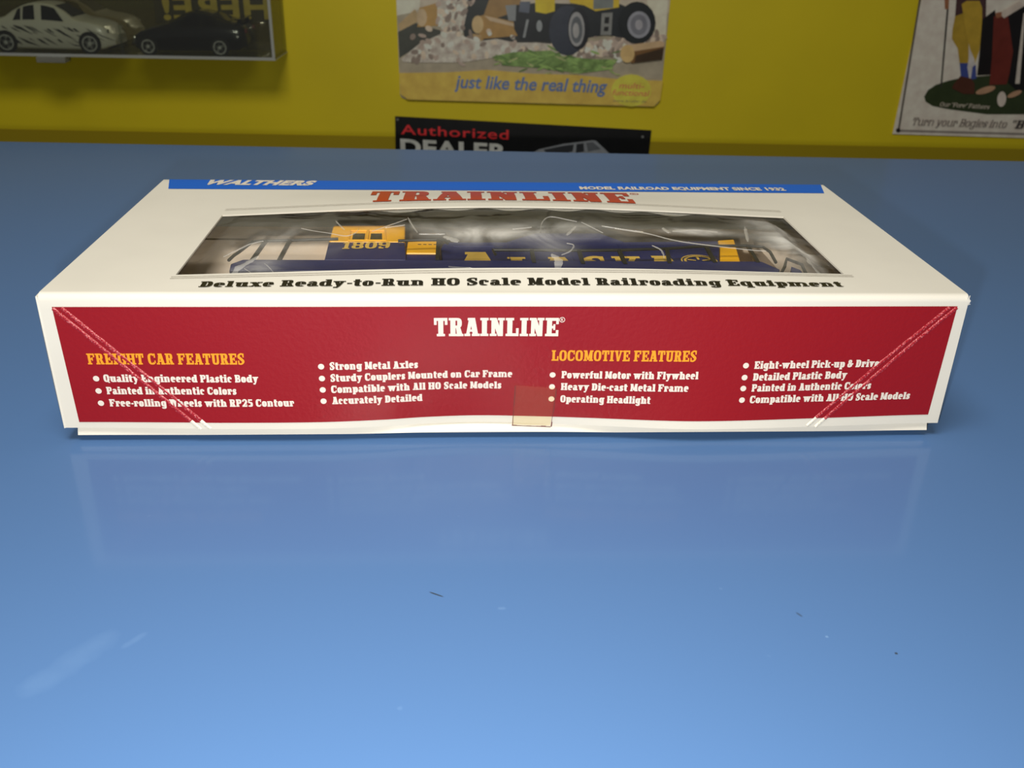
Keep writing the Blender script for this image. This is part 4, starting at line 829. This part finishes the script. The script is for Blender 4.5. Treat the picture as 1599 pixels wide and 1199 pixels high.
def toycar(name, label, paint, loc, rz, prof, group=None, splash=False, spoiler=False):
    root = thing(name, label, 'toy car', loc, rz, group, local=True)
    L_ = prof['L']; KXp = [q*L_ for q in prof['x']]; top_ = lambda x: spline(KXp, prof['top'], x); bel = lambda x: min(top_(x)-.0015, spline(KXp, prof['belt'], x))
    hw = lambda x: prof['w']*spline([0,.04*L_,.12*L_,.5*L_,.86*L_,.95*L_,L_],[.74,.9,.97,1,.97,.88,.66], x)
    bot = lambda x: spline([0,.08*L_,.2*L_,.9*L_,L_],[.011,.0065,.005,.005,.010], x)
    def sec(x):
        w, t, e, z0 = hw(x), top_(x), bel(x), bot(x); g = max(0, min(1, (t-e-.002)/.012)); wr = lerp(w*.93, w*.70, g)
        return [(0,z0),(w*.92,z0),(w,z0+.003),(w*1.0,lerp(z0,e,.6)),(w*.97,e-.0012),(w*.93,e),(lerp(w*.93,wr,.55),lerp(e,t,.55)),(wr,t-.0012),(wr*.86,t),(0,t+.0004)]
    b = MB(); xs_ = [L_*i/46 for i in range(47)]; k = 10
    ring = []
    for x in xs_:
        s_ = sec(x); full = [(y,z) for y,z in s_]+[(-y,z) for y,z in s_[-2:0:-1]]; ring.append([(x,y,z) for y,z in full])
    n = len(ring[0]); b.add([v for r in ring for v in r], [(i*n+j, i*n+(j+1)%n, (i+1)*n+(j+1)%n, (i+1)*n+j) for i in range(46) for j in range(n)]+[list(range(n)), list(range(46*n,47*n))])
    body = b.build('body', paint, root, smooth=True, angle=50)
    glass = M('dark_car_glass', (14,14,17), rough=.12)
    def side(x, f, s, d=.0005):
        s_ = sec(x); a, m_, c = s_[5], s_[6], s_[7]
        q = (lerp(a[0],m_[0],f/.55), lerp(a[1],m_[1],f/.55)) if f < .55 else (lerp(m_[0],c[0],(f-.55)/.45), lerp(m_[1],c[1],(f-.55)/.45))
        return (x, s*(q[0]+d), q[1]+d*.3)
    for s in (-1, 1):
        for win in prof['win']:
            b = MB(); b.keep = True; n_ = 8
            lo = [side(lerp(win[0],win[1],i/n_)*L_, .08, s) for i in range(n_+1)]; hi = [side(lerp(win[2],win[3],i/n_)*L_, .92, s) for i in range(n_+1)]
            b.add(lo+hi, [(i,i+1,n_+2+i,n_+1+i) for i in range(n_)]); b.build('side_window', glass, body)
    for x0, x1, nm in prof['glass']:
        b = MB(); b.keep = True
        b.grid(lambda u, v: (u*L_, v*sec(u*L_)[8][0]*.95, top_(u*L_)+.0008), [lerp(x0,x1,i/8) for i in range(9)], [-1,-.5,0,.5,1]); b.build(nm, glass, body, smooth=True)
    for x in prof['ax']:
        for s in (-1, 1):
            w = hw(x*L_)
            b = MB(); b.lathe([(prof['r']*1.14,-.0004),(prof['r']*1.14,.0004)], (x*L_, s*(w+.0004), prof['r']*1.04), 'y', 26); b.build('wheel_arch', M('arch_black',(12,12,12),rough=.8), body)
            wheel(root, x*L_, s*(w-.0012), prof['r'], .0065)
    for s in (-1, 1):
        b = MB(); x = prof['lamp'][0]*L_; b.lathe([(.0004,-.0016),(.0026,-.0010),(.0030,.0006),(.0004,.0012)], (x, s*hw(x)*.90, prof['lamp'][1]), 'x', 16); b.build('headlight', M('headlight_silver',(210,210,205),rough=.15,metal=.8), body, smooth=True)
        b = MB(); b.box(-.0006,.0022,s*hw(.002)*.86-.004,s*hw(.002)*.86+.004,prof['tail']-.0025,prof['tail']+.0025); b.build('tail_light', M('tail_red',(120,60,56),rough=.2), body, bevel=.0006)
    if splash:
        rs = random.Random(5)
        for s in (-1, 1):
            b = MB(); b.keep = True
            for i in range(34):
                x = rs.uniform(.12,.86)*L_; f = rs.uniform(.25,.92); ln = rs.uniform(.008,.028); wd = rs.uniform(.0010,.0040)
                pts = []
                for t, h in ((0,0),(.35,1),(1,0),(.4,-.8)):
                    xx = x+ln*t; ff = f-ln*t*18+h*wd*16
                    s_ = sec(min(max(xx,.002),L_-.002)); z = lerp(s_[2][1], s_[4][1], min(max(ff,.02),.98)); y = s_[3][0]+.0007
                    pts.append((xx, s*y, z))
                b.poly(pts)
            b.build('splash_print', M('black_splash', (26,26,28), rough=.4), body)
    if spoiler:
        b = MB(); b.box(.004,.014,-prof['w']*.85,prof['w']*.85,prof['spo'],prof['spo']+.0016)
        for s in (-1,1): b.box(.006,.012,s*prof['w']*.62-.0008,s*prof['w']*.62+.0008,prof['spo']-.009,prof['spo'])
        b.build('spoiler', paint, body, bevel=.0005)
    return root
SEDAN = dict(L=.166, w=.033, r=.0124, ax=(.18,.825), x=[0,.03,.10,.18,.24,.36,.46,.55,.63,.72,.84,.94,1], top=[.030,.036,.040,.043,.050,.0585,.0600,.0575,.0510,.0415,.0380,.0325,.022],
     belt=[.027,.033,.037,.0375,.038,.0385,.0385,.038,.0375,.037,.035,.029,.019], win=[(.255,.315,.29,.315),(.33,.425,.335,.42),(.475,.645,.475,.575)], glass=[(.57,.70,'windscreen'),(.19,.32,'rear_window')], lamp=(.962,.0270), tail=.028)
COUPE = dict(L=.152, w=.034, r=.0108, ax=(.225,.835), x=[0,.03,.10,.2,.3,.4,.48,.58,.68,.78,.9,.97,1], top=[.030,.0365,.040,.044,.050,.0530,.0520,.0450,.0375,.0335,.0280,.0215,.015],
     belt=[.027,.032,.034,.035,.0355,.0355,.035,.0345,.033,.031,.026,.019,.012], win=[(.24,.36,.27,.35),(.38,.585,.39,.49)], glass=[(.49,.62,'windscreen'),(.14,.28,'rear_window')], lamp=(.955,.0200), tail=.031, spo=.044)
fz = CZ+.0032
WHT = M('cream_car_paint', (222,218,204), rough=.3, coat=.4); BKP = M('black_car_paint', (18,18,24), rough=.2, coat=.6); SIL = M('silver_car_paint', (120,120,116), rough=.35, metal=.3)
def put(u, v): return (cs(u, v).x, cs(u, v).y, fz)
toycar('toy_car', 'white toy sedan with black splash graphics at the front of the acrylic case', WHT, put(-.376,.0395), CRZ, SEDAN, splash=True)
toycar('toy_car', 'black toy sports car with silver wheels at the right front of the acrylic case', BKP, put(-.0370,.0395), CRZ+math.pi, COUPE, spoiler=True)
BACKM = bpy.data.materials.new('olive_mirror_back'); BACKM.use_nodes = True
nt = BACKM.node_tree; pb = nt.nodes['Principled BSDF']; pb.inputs['Base Color'].default_value = (lin(120), lin(104), lin(28), 1); pb.inputs['Roughness'].default_value = .5
gl = nt.nodes.new('ShaderNodeBsdfGlossy'); gl.inputs['Roughness'].default_value = .03; gl.inputs[0].default_value = (.80, .74, .62, 1)
mx = nt.nodes.new('ShaderNodeMixShader'); mx.inputs[0].default_value = .55
nt.links.new(pb.outputs[0], mx.inputs[1]); nt.links.new(gl.outputs[0], mx.inputs[2]); nt.links.new(mx.outputs[0], nt.nodes['Material Output'].inputs[0])
cbox(-L+.003,-.004,DP-.0022,DP-.0004,.003,CH,'case_back',BACKM)
pn = thing('sign_reflection', 'reflection of a dark HERE! sign, built as a flat panel behind the black toy car', 'sign', cs(-.09,DP-.003,.038))  # mirror image in the case back, painted on a flat added plate
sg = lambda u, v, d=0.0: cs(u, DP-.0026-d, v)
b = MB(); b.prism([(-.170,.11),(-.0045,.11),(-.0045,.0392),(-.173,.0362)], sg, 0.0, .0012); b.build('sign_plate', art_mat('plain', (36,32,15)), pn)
b = MB(); lay(b, sans_line('HERE!', .03, 1.05), lambda u, v, d=0.0: sg(u, v, .0014+d), (-.0170,.0440), (-.1614,.0405), .0300); b.build('reflected_lettering', art_mat('plain', (112,98,34)), pn)
